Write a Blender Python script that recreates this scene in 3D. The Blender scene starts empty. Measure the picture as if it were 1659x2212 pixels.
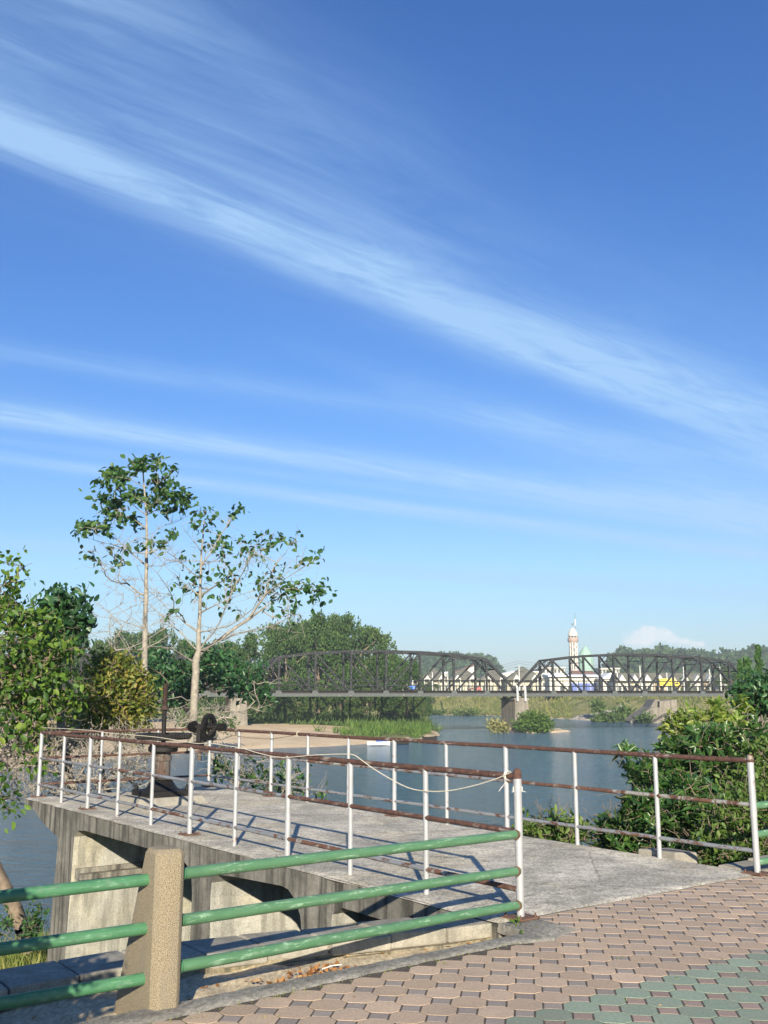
import bpy, math, random
import numpy as np
from mathutils import Vector, Matrix, noise as mnoise
random.seed(7); RNG = np.random.default_rng(7)
sc = bpy.context.scene
COL = sc.collection
R = math.radians

# ------------------------------------------------------------------ camera
EYE = 1.6; FPX = 2130.0; PITCH = R(10.48)
cam_d = bpy.data.cameras.new("camera"); cam = bpy.data.objects.new("camera", cam_d); COL.objects.link(cam)
cam.location = (0, 0, EYE); cam.rotation_euler = (R(90) + PITCH, 0, 0)
cam_d.sensor_fit = 'VERTICAL'; cam_d.sensor_height = 36.0; cam_d.lens = 36.0 * FPX / 2212
cam_d.clip_end = 12000; cam_d.clip_start = 0.05
sc.camera = cam

# ------------------------------------------------------------------ node helper
class NT:
    def __init__(s, tree): s.t = tree; s.n = tree.nodes; s.l = tree.links
    def new(s, kind, **kw):
        nd = s.n.new(kind)
        for k, v in kw.items():
            if hasattr(nd, k) and not k[0].isupper(): setattr(nd, k, v)
        return nd
    def put(s, sock, v):
        if v is None: return
        if isinstance(v, bpy.types.NodeSocket): s.l.new(v, sock)
        elif isinstance(v, (tuple, list)) and len(v) == 3 and sock.type == 'RGBA': sock.default_value = (*v, 1)
        else: sock.default_value = v
    def m(s, op, a, b=None, c=None, clamp=False):
        nd = s.new('ShaderNodeMath', operation=op, use_clamp=clamp)
        for i, v in enumerate((a, b, c)): s.put(nd.inputs[i], v)
        return nd.outputs[0]
    def mix(s, f, a, b, blend='MIX'):
        nd = s.new('ShaderNodeMixRGB', blend_type=blend)
        s.put(nd.inputs[0], f); s.put(nd.inputs[1], a); s.put(nd.inputs[2], b)
        return nd.outputs[0]
    def noise(s, vec, scale, detail=4, rough=.55, dist=0, col=False):
        nd = s.new('ShaderNodeTexNoise'); s.put(nd.inputs['Vector'], vec)
        nd.inputs['Scale'].default_value = scale; nd.inputs['Detail'].default_value = detail
        nd.inputs['Roughness'].default_value = rough; nd.inputs['Distortion'].default_value = dist
        return nd.outputs['Color' if col else 'Fac']
    def ramp(s, f, stops, interp='LINEAR'):
        nd = s.new('ShaderNodeValToRGB'); s.put(nd.inputs[0], f); e = nd.color_ramp.elements
        nd.color_ramp.interpolation = interp
        while len(e) < len(stops): e.new(.5)
        for i, (p, c) in enumerate(stops):
            e[i].position = p; e[i].color = (c, c, c, 1) if not isinstance(c, tuple) else (*c, 1)
        return nd.outputs[0]
    def map(s, vec, scale=(1, 1, 1), rot=(0, 0, 0), loc=(0, 0, 0)):
        nd = s.new('ShaderNodeMapping'); s.put(nd.inputs[0], vec)
        nd.inputs['Scale'].default_value = scale; nd.inputs['Rotation'].default_value = rot; nd.inputs['Location'].default_value = loc
        return nd.outputs[0]

# ------------------------------------------------------------------ world
SUN_EL = R(20.5); SUN_AZ = R(2.5)       # sun behind the camera, a little to the right
w = bpy.data.worlds.new("World"); sc.world = w; w.use_nodes = True
N = NT(w.node_tree); N.n.clear()
sky = N.new('ShaderNodeTexSky'); sky.sky_type = 'NISHITA'; sky.sun_disc = False
sky.sun_elevation = SUN_EL; sky.sun_rotation = math.pi - SUN_AZ; sky.altitude = 0
sky.air_density = 1.0; sky.dust_density = 0.35; sky.ozone_density = 1.6
tc = N.new('ShaderNodeTexCoord'); sep = N.new('ShaderNodeSeparateXYZ'); N.l.new(tc.outputs['Generated'], sep.inputs[0])
X, Y, Z = sep.outputs
zc = N.m('MAXIMUM', Z, 0.012)
p_ = N.m('DIVIDE', X, zc); q_ = N.m('DIVIDE', Y, zc)       # where the ray meets a flat cloud layer
comb = N.new('ShaderNodeCombineXYZ'); N.put(comb.inputs[0], p_); N.put(comb.inputs[1], q_)
layer = comb.outputs[0]
streak = N.noise(N.map(layer, scale=(1, 1, 1), rot=(0, 0, R(-40))), 1, 1)
rot = N.map(layer, rot=(0, 0, R(-40)))
fine = N.noise(N.map(rot, scale=(1.1, 5.5, 1)), 1.7, 8, .66, .8)
soft = N.noise(N.map(rot, scale=(.55, 1.6, 1)), 1.1, 5, .6, .8)
wob = N.m('MULTIPLY', N.m('SUBTRACT', N.noise(N.map(rot, scale=(.35, .8, 1)), 1.0, 3), .5), .35)
def band(p0, p1, s0, s1, amp, asym=1.0, a0=1.0, a1=1.0):
    dx, dy = p1[0]-p0[0], p1[1]-p0[1]; L = math.hypot(dx, dy); ux, uy = dx/L, dy/L
    ax = N.m('SUBTRACT', p_, p0[0]); ay = N.m('SUBTRACT', q_, p0[1])
    s = N.m('ADD', N.m('MULTIPLY', ax, ux/L), N.m('MULTIPLY', ay, uy/L), clamp=False)
    sc_ = N.m('MINIMUM', N.m('MAXIMUM', s, -.3), 1.4)
    sig = N.m('MULTIPLY_ADD', sc_, s1-s0, s0)
    d = N.m('SUBTRACT', N.m('MULTIPLY', ax, -uy), N.m('MULTIPLY', ay, -ux))
    d = N.m('ADD', d, N.m('MULTIPLY', wob, sig))
    r = N.m('DIVIDE', d, sig)
    if asym != 1.0:      # softer on the far (lower) side or on the near side
        r = N.m('MULTIPLY', r, N.m('MULTIPLY_ADD', N.m('GREATER_THAN', r, 0), asym-1, 1))
    g = N.m('EXPONENT', N.m('MULTIPLY', N.m('MULTIPLY', r, r), -1))
    fade = N.m('MULTIPLY_ADD', N.m('MINIMUM', N.m('MAXIMUM', s, 0), 1), a1-a0, a0)
    fade = N.m('MULTIPLY', fade, N.m('MULTIPLY_ADD', s, 2.2, 1.0, clamp=True))
    return N.m('MULTIPLY', N.m('MULTIPLY', g, fade), amp)
bands = [
    band((-.703, 1.62), (1.534, 3.74), .095, .24, .85, 1.4, 1, .72),
    band((-.30, 2.12), (1.534, 3.95), .05, .12, .40, 1, .3, 1),
    band((-.703, 1.50), (1.534, 3.55), .28, .36, .28, 1, 1, .5),
    band((-.60, 1.25), (.35, 2.25), .20, .25, .26, 1, 1, 0),
    band((-1.406, 3.486), (2.28, 5.77), .17, .32, 1.05, 1.3),
    band((.374, 3.43), (2.163, 5.35), .16, .42, .62, 1, .4, 1),
    band((-1.14, 2.79), (.5, 3.6), .10, .16, .30),
    band((-.6, 1.05), (.2, 1.85), .12, .16, .34, 1, 1, 0),
    band((-1.0, 4.15), (2.6, 6.3), .08, .14, .35),
    band((-.95, 4.60), (2.81, 7.16), .14, .24, 1.0),
    band((-1.8, 7.0), (4.02, 10.3), .4, .6, .7),
]
tot = bands[0]
for b in bands[1:]: tot = N.m('ADD', tot, b)
mod = N.m('MAXIMUM', N.m('MULTIPLY_ADD', fine, 1.9, -.22), .05)
mod = N.m('MULTIPLY', mod, N.m('MULTIPLY_ADD', soft, 1.2, .38))
tot = N.m('MULTIPLY', tot, mod)
veil = N.m('MULTIPLY', N.m('MAXIMUM', N.m('SUBTRACT', soft, .5), 0), .25)
tot = N.m('MINIMUM', N.m('ADD', tot, veil), .80)
lowfade = N.m('MULTIPLY', N.m('SUBTRACT', Z, .03), 12, clamp=True)
tot = N.m('MULTIPLY', tot, lowfade)

# the one small cumulus near the horizon
yc = N.m('MAXIMUM', Y, .05)
az = N.m('DIVIDE', X, yc); el = N.m('DIVIDE', Z, yc)
cdir = N.new('ShaderNodeCombineXYZ'); N.put(cdir.inputs[0], az); N.put(cdir.inputs[1], el)
pn = N.m('SUBTRACT', N.noise(cdir.outputs[0], 55, 6, .6), .5)
topc = N.m('SUBTRACT', .0715, N.m('MULTIPLY', N.m('ABSOLUTE', N.m('SUBTRACT', az, .266)), .36))
up = N.m('ADD', N.m('SUBTRACT', topc, el), N.m('MULTIPLY', pn, .016))
edge = N.m('MULTIPLY', up, 220, clamp=True)
lowf = N.m('MULTIPLY', N.m('SUBTRACT', N.m('ADD', el, N.m('MULTIPLY', pn, .02)), .045), 130, clamp=True)
sidel = N.m('MULTIPLY', N.m('ADD', N.m('SUBTRACT', az, .240), N.m('MULTIPLY', pn, .03)), 90, clamp=True)
sider = N.m('MULTIPLY', N.m('ADD', N.m('SUBTRACT', .333, az), N.m('MULTIPLY', pn, .03)), 60, clamp=True)
cum = N.m('MULTIPLY', N.m('MULTIPLY', edge, lowf), N.m('MULTIPLY', sidel, sider))
cum = N.m('MULTIPLY', cum, N.m('MULTIPLY_ADD', pn, 1.6, .78), clamp=True)
tint = N.mix(1.0, sky.outputs[0], N.ramp(Z, [(0, (.54, .66, .90)), (.12, (.66, .90, 1.18)), (.3, (.44, .82, 1.33)), (.55, (.32, .74, 1.38))]), 'MULTIPLY')
hs = N.new('ShaderNodeHueSaturation'); hs.inputs['Saturation'].default_value = 1.0; N.put(hs.inputs['Color'], tint)
withc = N.mix(tot, hs.outputs[0], (3.6, 5.7, 8.3))
withc = N.mix(N.m('MULTIPLY', cum, .9), withc, (8.2, 8.3, 8.5))
bg = N.new('ShaderNodeBackground'); N.put(bg.inputs[0], withc); bg.inputs[1].default_value = 0.068
wo = N.new('ShaderNodeOutputWorld'); N.l.new(bg.outputs[0], wo.inputs[0])

sd = bpy.data.lights.new("sun", 'SUN'); so = bpy.data.objects.new("sun", sd); COL.objects.link(so)
sd.energy = 5.0; sd.angle = R(.5); sd.color = (1.0, .905, .735)
sdir = Vector((math.sin(SUN_AZ)*math.cos(SUN_EL), -math.cos(SUN_AZ)*math.cos(SUN_EL), math.sin(SUN_EL)))   # towards the sun
so.rotation_euler = sdir.to_track_quat('Z', 'Y').to_euler(); so.location = (0, -20, 30)
sc.view_settings.view_transform = 'Standard'; sc.view_settings.look = 'None'
sc.view_settings.exposure = 0.85; sc.view_settings.gamma = 1.0

# ------------------------------------------------------------------ placement helpers
def at(x, y, Yd):
    dx = (x-829.5)/FPX; dy = (1106-y)/FPX
    a, b = math.cos(PITCH)-dy*math.sin(PITCH), math.sin(PITCH)+dy*math.cos(PITCH)
    t = Yd/a
    return Vector((dx*t, Yd, EYE + b*t))
A0 = Vector((.991, 7.563)); UU = Vector((-.601, .799)); VV = Vector((.799, .601))
def W(u, v, z=0):
    q = A0 + UU*u + VV*v
    return Vector((q.x, q.y, z))
def at_v(x, y, v):      # point of the upright plane v = const seen in that direction
    r = at(x, y, 1.0) - Vector((0, 0, EYE))
    k = (v + A0.dot(VV)) / (r.x*VV.x + r.y*VV.y)
    return Vector((r.x*k, r.y*k, EYE + r.z*k))

# ------------------------------------------------------------------ mesh helper
class MB:
    def __init__(s): s.v = []; s.f = []
    def add(s, vs, fs):
        o = len(s.v); s.v += [tuple(q) for q in vs]; s.f += [tuple(i+o for i in f) for f in fs]; return s
    def hexa(s, c):      # 8 corners: bottom 4 ccw, top 4 ccw
        return s.add(c, [(3,2,1,0),(4,5,6,7),(0,1,5,4),(1,2,6,5),(2,3,7,6),(3,0,4,7)])
    def box(s, cx, cy, cz, sx, sy, sz, rz=0):
        c_, s_ = math.cos(rz), math.sin(rz); P = []
        for z in (-sz/2, sz/2):
            for x, y in ((-sx/2,-sy/2),(sx/2,-sy/2),(sx/2,sy/2),(-sx/2,sy/2)):
                P.append((cx+x*c_-y*s_, cy+x*s_+y*c_, cz+z))
        return s.hexa(P)
    def uvbox(s, u0, u1, v0, v1, z0, z1):     # box in platform coordinates
        return s.hexa([W(u0,v0,z0),W(u0,v1,z0),W(u1,v1,z0),W(u1,v0,z0),W(u0,v0,z1),W(u0,v1,z1),W(u1,v1,z1),W(u1,v0,z1)])
    def bar(s, a, b, w_, h_, up=(0,0,1)):
        a, b, up = Vector(a), Vector(b), Vector(up); d = (b-a).normalized(); x = d.cross(up)
        if x.length < 1e-5: x = d.cross(Vector((1,0,0)))
        x.normalize(); y = x.cross(d)
        P = []
        for q in (a, b):
            for i, j in ((-1,-1),(1,-1),(1,1),(-1,1)): P.append(q + x*(i*w_/2) + y*(j*h_/2))
        return s.hexa(P)
    def tube(s, pts, r, n=10, caps=True):
        pts = [Vector(q) for q in pts]; rs = r if isinstance(r, (list, tuple)) else [r]*len(pts)
        o = len(s.v); ref = None; m = len(pts)
        for i, q in enumerate(pts):
            d = (pts[min(i+1, m-1)]-pts[max(i-1, 0)]).normalized()
            if ref is None: ref = d.orthogonal().normalized()
            x = (ref - d*ref.dot(d))
            x = d.orthogonal().normalized() if x.length < 1e-4 else x.normalized()
            ref = x; y = d.cross(x)
            for k in range(n):
                an = 2*math.pi*k/n; s.v.append(tuple(q + (x*math.cos(an)+y*math.sin(an))*rs[i]))
        for i in range(m-1):
            for k in range(n):
                a = o+i*n+k; b = o+i*n+(k+1) % n; s.f.append((a, b, b+n, a+n))
        if caps:
            s.f.append(tuple(o+k for k in reversed(range(n)))); s.f.append(tuple(o+(m-1)*n+k for k in range(n)))
        return s
    def lathe(s, c, prof, n=20, axis='z'):     # prof: (r, h)
        c = Vector(c); o = len(s.v)
        for r, h in prof:
            for k in range(n):
                an = 2*math.pi*k/n; s.v.append((c.x+r*math.cos(an), c.y+r*math.sin(an), c.z+h))
        for i in range(len(prof)-1):
            for k in range(n):
                a = o+i*n+k; b = o+i*n+(k+1) % n; s.f.append((a, b, b+n, a+n))
        s.f.append(tuple(o+k for k in reversed(range(n)))); s.f.append(tuple(o+(len(prof)-1)*n+k for k in range(n)))
        return s
    def prism(s, poly, fn, d0, d1):      # poly of (a, b); fn(a, b, d) -> point ; concave allowed
        n = len(poly)
        return s.add([fn(a, b, d0) for a, b in poly]+[fn(a, b, d1) for a, b in poly],
            [tuple(range(n)), tuple(reversed(range(n, 2*n)))]+[(i, i+n, (i+1) % n+n, (i+1) % n) for i in range(n)])
    def xf(s, M): s.v = [tuple(M @ Vector(q)) for q in s.v]; return s
    def build(s, name, mat, parent=None, smooth=None, bevel=0):
        me = bpy.data.meshes.new(name); me.from_pydata(s.v, [], s.f); me.validate(); me.update()
        import bmesh
        bm = bmesh.new(); bm.from_mesh(me); bmesh.ops.recalc_face_normals(bm, faces=bm.faces)
        if bevel: 
            ed = [e for e in bm.edges if len(e.link_faces) == 2 and e.calc_face_angle() > .6]
            bmesh.ops.bevel(bm, geom=ed, offset=bevel, segments=2, affect='EDGES', profile=.5)
        bm.to_mesh(me); bm.free()
        me.materials.append(mat)
        if smooth is not None:
            for p in me.polygons: p.use_smooth = True
            if smooth < 180: me.set_sharp_from_angle(angle=R(smooth))
        o = bpy.data.objects.new(name, me); COL.objects.link(o)
        if parent: o.parent = parent; o.matrix_parent_inverse = parent.matrix_world.inverted() if parent.type != 'EMPTY' else Matrix.Translation(-parent.location) if parent.rotation_euler.z == 0 else Matrix.LocRotScale(parent.location, parent.rotation_euler, None).inverted()
        return o
def tag(o, label=None, cat=None, group=None, kind=None):
    if label: o['label'] = label
    if cat: o['category'] = cat
    if group: o['group'] = group
    if kind: o['kind'] = kind
    return o
def thing(name, loc, label, cat, group=None):
    o = bpy.data.objects.new(name, None); COL.objects.link(o); o.location = loc; o.empty_display_size = .3
    return tag(o, label, cat, group)
def npmesh(name, V_, F_, mat, parent=None, smooth=False):
    """V_ (n,3) array, F_ (m,k) array"""
    me = bpy.data.meshes.new(name); V_ = np.asarray(V_, dtype=np.float32); F_ = np.asarray(F_, dtype=np.int32); k = F_.shape[1]
    me.vertices.add(len(V_)); me.vertices.foreach_set('co', V_.ravel())
    me.loops.add(F_.size); me.loops.foreach_set('vertex_index', F_.ravel())
    me.polygons.add(len(F_)); me.polygons.foreach_set('loop_start', np.arange(0, F_.size, k, dtype=np.int32)); me.polygons.foreach_set('loop_total', np.full(len(F_), k, dtype=np.int32))
    if smooth: me.polygons.foreach_set('use_smooth', np.ones(len(F_), dtype=bool))
    me.update(calc_edges=True); me.validate()
    me.materials.append(mat)
    o = bpy.data.objects.new(name, me); COL.objects.link(o)
    if parent: o.parent = parent; o.matrix_parent_inverse = Matrix.Translation(-parent.location)
    return o

# ------------------------------------------------------------------ materials
def mat(name):
    m_ = bpy.data.materials.new(name); m_.use_nodes = True; n_ = NT(m_.node_tree)
    b = n_.n['Principled BSDF']; return m_, n_, b
def objc(n_): return n_.new('ShaderNodeTexCoord').outputs['Object']
def geo_pos(n_): return n_.new('ShaderNodeNewGeometry').outputs['Position']
def bump(n_, b, h, strength=.3, dist=.01):
    bp = n_.new('ShaderNodeBump'); bp.inputs['Strength'].default_value = strength; bp.inputs['Distance'].default_value = dist
    n_.put(bp.inputs['Height'], h); n_.l.new(bp.outputs[0], b.inputs['Normal'])
def plain(name, c, rough=.6, metal=0, var=.25, scale=6, b_=.15):
    m_, n_, b = mat(name); pos = geo_pos(n_)
    f = n_.noise(pos, scale, 6, .6)
    lo = tuple(x*(1-var) for x in c); hi = tuple(min(1, x*(1+var)) for x in c)
    n_.put(b.inputs['Base Color'], n_.ramp(f, [(.3, lo), (.7, hi)])); b.inputs['Roughness'].default_value = rough; b.inputs['Metallic'].default_value = metal
    if b_: bump(n_, b, n_.noise(pos, scale*8, 4), b_, .01)
    return m_
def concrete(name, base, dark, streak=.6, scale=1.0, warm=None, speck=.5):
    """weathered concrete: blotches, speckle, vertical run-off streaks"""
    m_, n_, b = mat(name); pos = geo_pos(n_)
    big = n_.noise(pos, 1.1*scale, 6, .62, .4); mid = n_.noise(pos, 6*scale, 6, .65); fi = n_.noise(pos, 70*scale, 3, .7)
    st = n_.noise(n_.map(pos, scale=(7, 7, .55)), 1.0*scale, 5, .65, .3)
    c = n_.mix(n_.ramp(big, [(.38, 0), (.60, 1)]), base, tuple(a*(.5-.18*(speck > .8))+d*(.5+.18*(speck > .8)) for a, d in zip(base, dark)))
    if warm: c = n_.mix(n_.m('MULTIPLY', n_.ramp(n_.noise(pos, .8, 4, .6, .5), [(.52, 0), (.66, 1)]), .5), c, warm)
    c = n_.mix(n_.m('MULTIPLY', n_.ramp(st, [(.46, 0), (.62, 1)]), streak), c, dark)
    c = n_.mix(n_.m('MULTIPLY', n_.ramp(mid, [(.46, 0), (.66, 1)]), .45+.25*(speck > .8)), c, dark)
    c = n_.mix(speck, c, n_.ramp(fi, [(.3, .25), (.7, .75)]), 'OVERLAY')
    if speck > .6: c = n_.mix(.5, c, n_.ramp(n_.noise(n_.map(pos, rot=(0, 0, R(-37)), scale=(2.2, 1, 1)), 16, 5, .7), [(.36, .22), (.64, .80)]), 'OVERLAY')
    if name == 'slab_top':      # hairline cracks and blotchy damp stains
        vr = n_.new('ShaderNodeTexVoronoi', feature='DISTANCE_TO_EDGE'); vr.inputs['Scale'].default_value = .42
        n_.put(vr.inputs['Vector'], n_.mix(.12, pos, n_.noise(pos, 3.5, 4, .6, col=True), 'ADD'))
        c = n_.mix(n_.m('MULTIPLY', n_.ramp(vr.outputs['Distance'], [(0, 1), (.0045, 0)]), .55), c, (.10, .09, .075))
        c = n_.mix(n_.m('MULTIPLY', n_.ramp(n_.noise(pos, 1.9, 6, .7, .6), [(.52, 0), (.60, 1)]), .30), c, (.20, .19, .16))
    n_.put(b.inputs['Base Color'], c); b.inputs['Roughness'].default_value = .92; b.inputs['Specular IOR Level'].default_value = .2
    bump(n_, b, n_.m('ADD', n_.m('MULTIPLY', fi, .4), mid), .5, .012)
    return m_
def rusty(name, paint, rust, amount, rough=.5, metal=.0, stretch=None, spec=.5):
    m_, n_, b = mat(name); pos = geo_pos(n_)
    p2 = n_.map(pos, scale=stretch or (1, 1, 1))
    f = n_.noise(p2, 5.5, 7, .68, .5); g = n_.noise(pos, 45, 4, .6)
    th = 1-amount
    k = n_.ramp(n_.m('MULTIPLY_ADD', g, .18, n_.m('MULTIPLY', f, .82)), [(max(.0, .32+.36*th-.03), 0), (min(1, .32+.36*th+.03), 1)])
    rc = n_.ramp(n_.noise(pos, 22, 5, .6), [(.35, tuple(x*.62 for x in rust)), (.65, tuple(x*1.35 for x in rust))])
    pc = n_.ramp(n_.noise(pos, 9, 5, .6), [(.3, tuple(x*.82 for x in paint)), (.7, paint)])
    n_.put(b.inputs['Base Color'], n_.mix(k, pc, rc)); n_.put(b.inputs['Roughness'], n_.ramp(k, [(0, rough), (1, .85)]))
    b.inputs['Metallic'].default_value = metal; b.inputs['Specular IOR Level'].default_value = spec
    bump(n_, b, n_.m('ADD', k, g), .25, .003)
    return m_
def leafmat(name, cols, trans=.35, rough=.5, spec=.35):
    m_, n_, b = mat(name)
    isl = n_.new('ShaderNodeNewGeometry').outputs['Random Per Island']
    pos = geo_pos(n_)
    big = n_.noise(pos, .9, 3, .6)
    f = n_.m('ADD', n_.m('MULTIPLY', isl, .75), n_.m('MULTIPLY', n_.m('SUBTRACT', big, .38), .7), clamp=True)
    k = len(cols); c = n_.ramp(f, [(i/(k-1), q) for i, q in enumerate(cols)])
    n_.put(b.inputs['Base Color'], c); b.inputs['Roughness'].default_value = rough; b.inputs['Specular IOR Level'].default_value = spec
    tr = n_.new('ShaderNodeBsdfTranslucent'); n_.put(tr.inputs[0], n_.mix(1, c, (1.5, 1.6, .6), 'MULTIPLY'))
    mx = n_.new('ShaderNodeMixShader'); mx.inputs[0].default_value = trans
    n_.l.new(b.outputs[0], mx.inputs[1]); n_.l.new(tr.outputs[0], mx.inputs[2])
    n_.l.new(mx.outputs[0], n_.n['Material Output'].inputs['Surface'])
    return m_
M = {}
M['slab_top'] = concrete('slab_top', (.62, .565, .455), (.26, .24, .20), .0, 1.25, warm=(.58, .49, .30), speck=.85)
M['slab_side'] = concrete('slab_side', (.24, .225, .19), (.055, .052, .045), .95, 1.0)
M['pier'] = concrete('pier', (.43, .42, .37), (.17, .165, .14), .75, .8, warm=(.42, .37, .24))
M['old_block'] = concrete('old_block', (.37, .34, .275), (.14, .13, .105), .3, 1.5)
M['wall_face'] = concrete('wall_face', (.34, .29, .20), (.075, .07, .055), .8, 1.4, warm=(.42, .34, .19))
M['pad'] = concrete('pad', (.34, .31, .25), (.17, .16, .14), .2, 1.5)
M['kerb'] = concrete('kerb', (.30, .28, .24), (.15, .14, .12), .0, 3.0, speck=.9)
M['far_conc'] = concrete('far_conc', (.28, .25, .20), (.13, .115, .095), .7, .35)
M['white_paint'] = rusty('white_paint', (.50, .50, .50), (.22, .10, .05), .13, .34, .35)
M['rail_grey'] = rusty('rail_grey', (.28, .29, .30), (.13, .065, .042), .40, .45, .3, stretch=(1, 1, 2.5))
M['rail_mid'] = rusty('rail_mid', (.36, .35, .31), (.12, .058, .038), .60, .5, .2)
M['rail_rust'] = rusty('rail_rust', (.27, .23, .19), (.090, .043, .031), .74, .6, .1, stretch=(1, 1, 3))
M['plate_rust'] = plain('plate_rust', (.12, .062, .04), .85, 0, .45, 25)
M['green_paint'] = rusty('green_paint', (.065, .19, .09), (.10, .21, .12), .35, .42, 0, stretch=(1, 1, 9))
M['green_bright'] = rusty('green_bright', (.088, .20, .10), (.16, .27, .17), .34, .42, 0, stretch=(1, 1, 9))
M['iron'] = plain('iron', (.020, .018, .017), .55, .5, .4, 30, .5)
M['iron_rust'] = plain('iron_rust', (.055, .034, .025), .75, .3, .5, 26, .5)
M['column'] = rusty('column', (.12, .105, .09), (.07, .042, .028), .5, .8, 0, stretch=(3, 3, .5))
M['rope'] = plain('rope', (.56, .51, .40), .8, 0, .15, 40)
M['string'] = plain('string', (.6, .58, .52), .9, 0, .1, 40, 0)
M['dark_cord'] = plain('dark_cord', (.16, .12, .08), .9, 0, .2, 40, 0)
M['steel'] = rusty('steel', (.034, .036, .037), (.40, .39, .37), .2, .75, 0, spec=.15)
M['steel_dark'] = plain('steel_dark', (.022, .018, .016), .8, 0, .3, 2)
M['steel_light'] = rusty('steel_light', (.10, .11, .105), (.5, .5, .48), .16, .75, 0, spec=.2)
M['pipe_white'] = plain('pipe_white', (.55, .55, .52), .5, 0, .1, 4)
M['bark_pale'] = plain('bark_pale', (.27, .24, .195), .9, 0, .35, 9, .5)
M['bark'] = plain('bark', (.17, .13, .09), .9, 0, .4, 8, .5)
M['dead'] = plain('dead', (.27, .24, .195), .9, 0, .35, 6, .4)
M['twig_dark'] = plain('twig_dark', (.14, .11, .085), .9, 0, .4, 6, .3)
M['leaf_dark'] = leafmat('leaf_dark', [(.018, .055, .020), (.035, .10, .035), (.07, .16, .045)], .25, .38, .5)
M['leaf_teak'] = leafmat('leaf_teak', [(.025, .07, .022), (.05, .12, .035), (.12, .19, .05)], .3, .45)
M['leaf_yellow'] = leafmat('leaf_yellow', [(.03, .07, .015), (.08, .13, .02), (.17, .20, .035), (.27, .24, .05), (.34, .24, .07)], .4, .5)
M['leaf_lime'] = leafmat('leaf_lime', [(.02, .06, .012), (.05, .11, .018), (.09, .17, .025), (.15, .24, .035), (.27, .31, .06)], .35, .5)
M['leaf_right'] = leafmat('leaf_right', [(.022, .065, .018), (.05, .12, .026), (.12, .19, .04)], .3, .35, .55)
M['leaf_gold'] = leafmat('leaf_gold', [(.10, .19, .03), (.24, .31, .06), (.40, .42, .10)], .4, .4, .5)
M['leaf_small'] = leafmat('leaf_small', [(.04, .09, .02), (.10, .17, .035), (.18, .23, .06)], .35, .5)
M['leaf_far'] = leafmat('leaf_far', [(.022, .055, .016), (.06, .12, .032), (.14, .21, .06)], .3, .6, .2)
M['leaf_far2'] = leafmat('leaf_far2', [(.05, .095, .028), (.095, .155, .045), (.16, .22, .07)], .3, .6, .2)
M['leaf_reed'] = leafmat('leaf_reed', [(.05, .10, .022), (.10, .18, .035), (.19, .26, .07)], .35, .6, .2)
M['leaf_straw'] = leafmat('leaf_straw', [(.16, .19, .07), (.28, .27, .12), (.42, .36, .18)], .3, .7, .2)
M['leaf_grass'] = leafmat('leaf_grass', [(.09, .15, .03), (.20, .22, .06), (.33, .30, .11)], .3, .7, .2)
M['leaf_ashoka'] = leafmat('leaf_ashoka', [(.03, .08, .02), (.06, .14, .03), (.12, .20, .05)], .25, .5, .3)
M['leaf_hill'] = leafmat('leaf_hill', [(.03, .06, .025), (.05, .09, .03), (.08, .12, .04)], .1, .8, .1)
M['dry_leaf'] = leafmat('dry_leaf', [(.22, .09, .03), (.36, .18, .07), (.55, .42, .25)], .2, .7, .2)
M['rock'] = plain('rock', (.28, .255, .22), .9, 0, .35, .8, .6)
M['wall_white'] = plain('wall_white', (.58, .56, .49), .8, 0, .08, .3, 0)
M['wall_cream'] = plain('wall_cream', (.50, .46, .35), .8, 0, .1, .3, 0)
M['wall_tan'] = plain('wall_tan', (.42, .34, .24), .8, 0, .1, .3, 0)
M['roof_grey'] = plain('roof_grey', (.13, .125, .095), .85, 0, .25, .5, .3)
M['roof_white'] = plain('roof_white', (.80, .80, .77), .6, 0, .06, .3, 0)
M['roof_brown'] = plain('roof_brown', (.17, .10, .08), .8, 0, .2, .4, 0)
M['window'] = plain('window', (.05, .06, .06), .25, 0, .4, .6, 0)
M['door_blue'] = plain('door_blue', (.10, .15, .42), .6, 0, .15, 1, 0)
M['dome_mint'] = rusty('dome_mint', (.27, .44, .35), (.36, .47, .40), .4, .6)
M['minaret_white'] = plain('minaret_white', (.52, .50, .45), .7, 0, .06, .5, 0)
M['minaret_pink'] = plain('minaret_pink', (.38, .28, .24), .8, 0, .15, 1, 0)
M['yellow'] = plain('yellow', (.80, .58, .04), .5, 0, .05, 1, 0)
M['red'] = plain('red', (.50, .08, .06), .5, 0, .1, 1, 0)
M['blue'] = plain('blue', (.04, .16, .55), .4, 0, .15, 2, 0)
M['boat_white'] = plain('boat_white', (.75, .75, .74), .5, 0, .1, 2, 0)
M['tyre'] = plain('tyre', (.02, .02, .02), .8, 0, .2, 5, 0)
M['skin'] = plain('skin', (.35, .2, .13), .6, 0, .1, 5, 0)
M['shirt'] = plain('shirt', (.55, .56, .55), .8, 0, .1, 5, 0)
M['trousers'] = plain('trousers', (.05, .06, .09), .8, 0, .1, 5, 0)

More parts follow.
